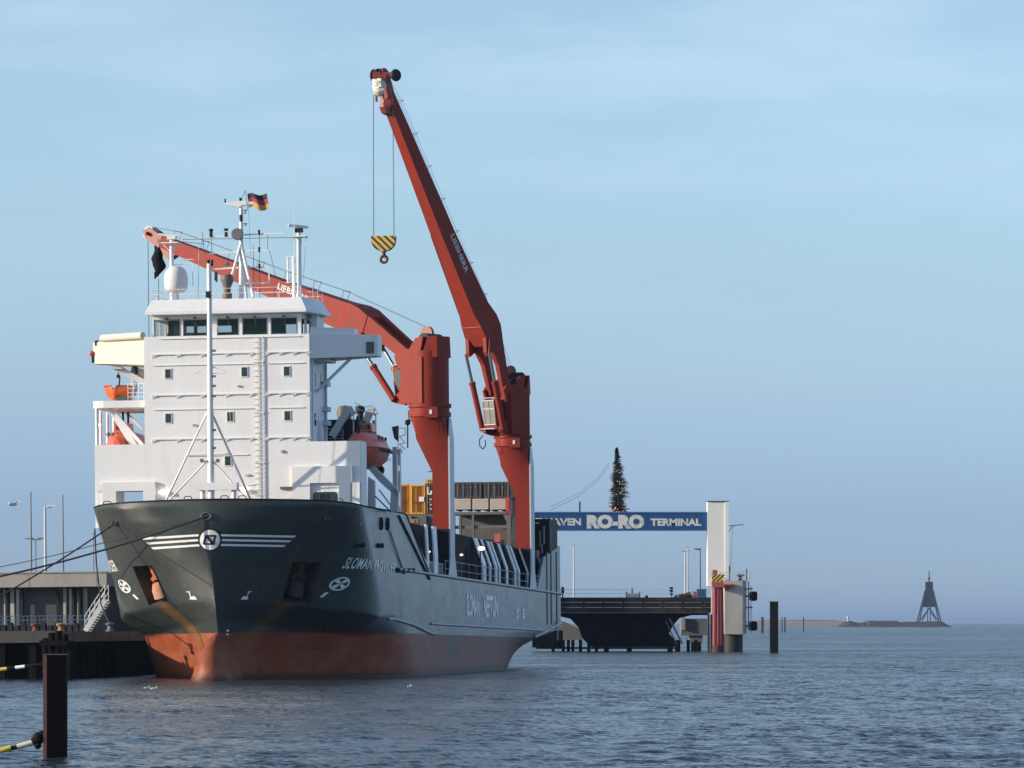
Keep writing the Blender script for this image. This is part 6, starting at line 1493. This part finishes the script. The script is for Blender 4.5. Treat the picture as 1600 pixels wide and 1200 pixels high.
lf = thing('abutment_block', 'small pale concrete abutment beside the stern under the left end of the ramp', 'abutment', W(890,1000,Da)); mb = MB(); mb.prism([g3(868,968), g3(884,972), g3(910,985), g3(910,1000), g3(868,1000)], (0,5,0)); mb.build('block', AB, lf)
# things standing on the ramp
zr_ = Gl(0,933.5).z
def ramp_lamp(px, py, lab, arm, twin=False, m=PALE): lamp_post('street_lamp', lab, ID, (W(px,930,DT+30).x, DT+30, zr_), W(px,py,DT+30).z-zr_, arm, .14, m, twin=twin, luminaire=1.4, group='street lamps behind the ramp')
ramp_lamp(896.5, 852, 'pale lamp post rising behind the ramp just right of the ship stern', .15)
ramp_lamp(1070.5, 861, 'white lamp post behind the ramp, leftmost of the three near the tower', -.35)
ramp_lamp(1074.5, 855, 'tall pale lamp post behind the ramp, middle of the three near the tower', .0)
ramp_lamp(1094, 858, 'thin grey lamp post behind the ramp, nearest to the white tower', -.5, m=GREY)
mb = MB()
for px, py in ((896.5,894),(1070.5,903),(1092,905)): pass
def rbox(mb, x0, x1, y0, y1, d0=3, d1=5): a, b_ = Gl(x0, y1), Gl(x1, y0); return mb.box(a.x, b_.x, DL+d0, DL+d1, max(a.z, zr_+.01), b_.z)
ob = thing('control_hut', 'small white control box with a mast standing on the ramp', 'control box', Gl(991,933)); rbox(MB(), 982, 999, 926.5, 933.4).box(Gl(983,0).x, Gl(998,0).x, DL+2.9, DL+2.99, zr_+.2, zr_+.5).build('box', mat('hut_white', (.62,.62,.58), .6), ob)
mb = MB(); a = Gl(989,926.4)+V((0,4,0)); mb.tube(a, a+V((0,0,.75)), .12); rbox(mb, 979, 981, 924, 933.4); rbox(mb, 1000, 1001.5, 924, 933.4); mb.build('mast', GREY, ob)
def signal(px, lab):
    t = thing('ramp_signal', lab, 'signal', Gl(px,933)); b0 = Gl(px,933.4)+V((0,3,0)); MB().tube(b0, b0+V((0,0,1.0)), .05).build('post', DARK, t)
    mb = MB(); 
    for z in (.5, .95, 1.35): mb.box(b0.x-.2, b0.x+.2, b0.y-.2, b0.y+.1, b0.z+z-.16, b0.z+z+.18); mb.bar(b0+V((-.1,-.2,z+.1)), b0+V((-.35,-.45,z+.05)), .12)
    mb.build('signal_head', BLACK, t)
signal(1050.5, 'black traffic signal with three hoods standing on the right half of the ramp'); 
t = thing('ramp_post', 'short dark rounded post on the ramp beside the ship stern', 'post', Gl(879.5,933)); b0 = Gl(879.5,933.4)+V((0,2,0)); mb = MB(); mb.tube(b0, b0+V((0,0,.6)), .10); mb.lathe([(.12,.5),(.22,.7),(.24,1.3),(.12,1.55),(.02,1.6)], b0, 12); mb.build('post_body', BLACK, t, smooth=50)
mb = MB(); rbox(mb, 1009.5, 1014, 930.8, 933.4); rbox(mb, 1010.3, 1013, 930, 930.8); solo(mb, 'ramp_box', DARK, 'tiny dark box on the ramp between the control hut and the signal', 'box', Gl(1012,933))
mb = MB(); P = [Gl(1054,933.4), Gl(1092,933.4), Gl(1092,929.5), Gl(1070,927), Gl(1058,929.5)]; mb.prism([p+V((0,5,0)) for p in P], (0,6,0)); solo(mb, 'ramp_mound', GREY, 'low grey raised plate on the ramp left of the warning sign', 'ramp plate', Gl(1070,933))
mb = MB(); mb.prism([p+V((0,3.5,0)) for p in (Gl(1068,929.5), Gl(1081,929.5), Gl(1081,924), Gl(1073,926))], (0,1,0)); solo(mb, 'orange_cover', mat('cover_orange', (.42,.15,.08), .7), 'small orange brown tarpaulin cover on the ramp beside the warning sign', 'cover', Gl(1075,930))
t = thing('warning_sign', 'small white board with red dots beside the blue skip on the ramp', 'sign', Gl(1086,933)); rbox(MB(), 1083, 1090.5, 923.5, 933.4, 2.5, 2.7).build('board', MARK, t)
mb = MB(); 
for py in (926.5, 931): p = Gl(1087,py); mb.box(p.x-.18, p.x+.18, DL+2.4, DL+2.49, p.z-.16, p.z+.16)
mb.build('red_dot', mat('sign_red', (.55,.05,.05), .5), t)
t = thing('blue_skip', 'ribbed blue metal container on the ramp next to the white tower', 'skip', Gl(1098,933)); a, b_ = Gl(1090.8,933.4), Gl(1104.5,920); corr_box(MB(), a.x, b_.x, DL+2, DL+5, a.z+.01, b_.z, .35).build('skip_body', mat('skip_blue', (.04,.13,.24), .6, dirt=(.15,.12,.1), damt=.5), t)

# ------------------------------------------------------------------ posts in open water, far shore, beacon
DQ = CH*F/(1020-HZ)
a, b_ = W(1203.5,1020,DQ), W(1216,941,DQ)
pp = thing('water_post', 'black square steel post standing alone in open water right of the pier', 'post', ((a.x+b_.x)/2, DQ, 0)); 
MB().box(a.x, b_.x, DQ, DQ+1.1, -1, b_.z).build('post_body', mat('post_black', (.006,.006,.008), .7, spec=.2, var=.3), pp)
mb = MB(); mb.box(a.x-.05, b_.x+.05, DQ-.05, DQ+1.15, b_.z+.003, b_.z+.12); mb.box(b_.x-.26, b_.x-.2, DQ-.03, DQ-.002, 0, b_.z); mb.build('post_cap', DARK, pp)
for px, wd, top, D_, lab in ((1191.5,4,965,1750,'leftmost'),(1222,1.6,965.5,1850,'thin second'),(1226.5,2.2,965,1850,'third'),(1255.5,1.8,965,2000,'rightmost')):
    c_ = W(px, 974, D_); w_ = wd/F*D_; z_ = W(px, top, D_).z; mb = MB(); mb.box(c_.x-w_/2, c_.x+w_/2, D_, D_+1, -1, z_); mb.box(c_.x-w_*.6, c_.x+w_*.6, D_-.1, D_+1.1, z_+.01, z_+.2)
    solo(mb, 'distant_post', mat('far_post_'+str(int(px)), (.05,.05,.055), .8), lab + ' of the faint distant posts in the water before the sandy shore', 'post', (c_.x, D_, 0), group='distant posts')
# sandy shore
def land(name, pts, depth, D_, m, lab=None, kind='structure', cat=None, seed=1, jit=.0):
    rr = random.Random(seed); mb = MB(); top = []; 
    xs_ = [p[0] for p in pts]; n = int((xs_[-1]-xs_[0])/1.5)
    F0, T0, T1, B0 = [], [], [], []
    for i in range(n+1):
        px = lerp(xs_[0], xs_[-1], i/n); py = table(px, pts) - jit*rr.random(); c_ = W(px, py, D_)
        F0.append(V((c_.x, D_-depth*.25, -.5))); T0.append(V((c_.x, D_+depth*.015*rr.random(), max(.1, c_.z)))); T1.append(V((c_.x, D_+depth*.6, max(.1, c_.z*.95)))); B0.append(V((c_.x, D_+depth, -.5)))
    mb.loft([[a_, b2_, c2_, d2_] for a_, b2_, c2_, d2_ in zip(F0, T0, T1, B0)]); return mb
DS = 5600
SAND = mat('sand', (.24,.19,.14), .95, var=.15, scale=.01)
o = solo(land('shore', [(1140,970.2),(1180,970.4),(1250,970),(1320,970.6),(1345,973.2)], 500, DS, SAND, jit=.3), 'sandy_shore', SAND, None, None, (0,DS,0)); tag(o, None, None, kind='structure')
SCRUB = mat('scrub', (.16,.13,.08), .95, var=.3, scale=.02)
o = solo(land('dune', [(1187,970),(1200,969.2),(1240,969.4),(1256,968.6),(1300,969.3),(1310,970.4)], 200, DS+120, SCRUB, jit=.7, seed=4), 'dune_scrub', SCRUB, 'thin low line of brown scrub on the distant sandy shore', None, (0,DS,0)); tag(o, None, None, kind='stuff')
DB = 4300
ROCK = mat('breakwater_stone', (.045,.042,.035), .95, var=.4, scale=.05)
o = solo(land('breakwater', [(1312,978.5),(1317,974.5),(1324,971),(1330,970.6),(1340,973.8),(1356,972.5),(1358,970.2),(1403,970.6),(1405,972.2),(1432,972),(1470,971.2),(1476,973.5),(1480,977),(1486,979)], 60, DB, ROCK, jit=.9, seed=7), 'breakwater', ROCK, None, None, (0,DB,0)); tag(o, None, None, kind='structure')
bc = thing('wooden_beacon', 'distant tall dark timber beacon tower on splayed legs with a ball on top', 'beacon', W(1452,973,DB))
BW = mat('beacon_timber', (.012,.013,.022), .9, var=.2)
g = lambda px, py, d=0: W(px, py, DB+d)
mb = MB()
def quad(pxw, py, dd): c_ = g(1451.7, py); w_ = pxw/2/F*DB; return [c_+V((-w_,-w_,0)), c_+V((w_,-w_,0)), c_+V((w_,w_,0)), c_+V((-w_,w_,0))]
mb.loft([quad(20, 948.5, 0), quad(13, 930, 0), quad(11, 924, 0), quad(11.2, 909, 0)]); mb.build('boarded_body', BW, bc)
mb = MB()
for sx_ in (-1, 1):
    for dy in (-9, 9): mb.bar(g(1451.7+sx_*17, 972)+V((0,dy*1.3,0)), g(1451.7+sx_*5.5, 922)+V((0,dy*.3,0)), 1.0); mb.bar(g(1451.7+sx_*12, 969)+V((0,dy*.9,0)), g(1451.7, 950)+V((0,dy*.2,0)), .7)
for px in (1449.5, 1453.8): mb.bar(g(px, 972), g(px, 948), .8)
mb.build('timber_leg', BW, bc)
mb = MB(); mb.tube(g(1451.7,909), g(1451.7,893), .7, .4, n=8); mb.ball(g(1451.7,904), 1.35, 12); mb.ball(g(1451.7,894), .8, 10); 
for sx_ in (-1,1): mb.box(g(1451.7+sx_*7.3,0).x-.6, g(1451.7+sx_*7.3,0).x+.6, DB-2, DB+2, g(0,927.5).z, g(0,924.5).z)
mb.build('top_ball', BW, bc, smooth=50)
mb = MB(); c_ = g(1325, 970.5); mb.tube(V((c_.x, DB, c_.z-1)), V((c_.x, DB, g(0,966).z)), .8, n=8); mb.ball(g(1325,965), 1.6, 10); solo(mb, 'shore_marker', mat('marker_pale', (.75,.45,.42), .6), 'tiny pale pinkish marker above the left end of the breakwater', 'marker', (c_.x, DB, c_.z), smooth=50)
# hut blocks on the breakwater
# ------------------------------------------------------------------ gulls
GW = mat('gull_white', (.70,.70,.68), .8, var=.05)
def gull(p, span, fly, lab, hd=0):
    t = thing('gull', lab, 'bird', p, group='gulls'); p = V(p); mb = MB(); k = span
    prof = [(.01,-.28),(.05,-.22),(.075,-.08),(.07,.06),(.045,.15),(.045,.20),(.02,.25),(.004,.31)]
    mb.lathe([(r*k, y*k) for r, y in prof], (0,0,0), 10, ax=0)
    if fly:
        for s in (1, -1): mb.loft([[(-.07*k, s*.04*k, .02*k), (.07*k, s*.04*k, .02*k), (.07*k, s*.04*k, .035*k), (-.07*k, s*.04*k, .035*k)], [(-.02*k, s*.25*k, .13*k), (.09*k, s*.25*k, .13*k), (.09*k, s*.25*k, .14*k), (-.02*k, s*.25*k, .14*k)], [(-.06*k, s*.5*k, .06*k), (-.03*k, s*.5*k, .06*k), (-.03*k, s*.5*k, .065*k), (-.06*k, s*.5*k, .065*k)]])
    else: mb.ball((.17*k, 0, .10*k), .055*k, 8)
    mm = Matrix.Translation(p) @ Matrix.Rotation(hd, 4, 'Z'); mb.v = [tuple(mm @ V(q)) for q in mb.v]; mb.build('body', GW, t, smooth=60)
gull(W(20,788,200), 1.2, True, 'gull flying at the upper left of the quay, wings spread', R(60))
for px, py, lab in ((230,1078,'nearest the bow on its left'),(241,1079,'a little right of the first, below the bow'),(640,1076,'below the middle of the hull')):
    D_ = CH*F/(py-HZ); gull(W(px,py,D_)+V((0,0,.12)), .9, False, 'small white gull floating on the water ' + lab, R(15*px%180))

# ------------------------------------------------------------------ air
hz = MB().box(-62000, 62000, -420, 61000, -3, 75)
HM = bpy.data.materials.new('winter_haze'); HM.use_nodes = True; nt = HM.node_tree; nt.nodes.clear()
ho = N(nt, 'ShaderNodeOutputMaterial'); hp = N(nt, 'ShaderNodeVolumePrincipled'); hp.inputs['Color'].default_value = (.42, .58, .84, 1); hp.inputs['Density'].default_value = 4.5e-5; hp.inputs['Anisotropy'].default_value = .2
nt.links.new(hp.outputs[0], ho.inputs['Volume'])
ha = hz.build('haze', HM); tag(ha, None, None, kind='stuff')
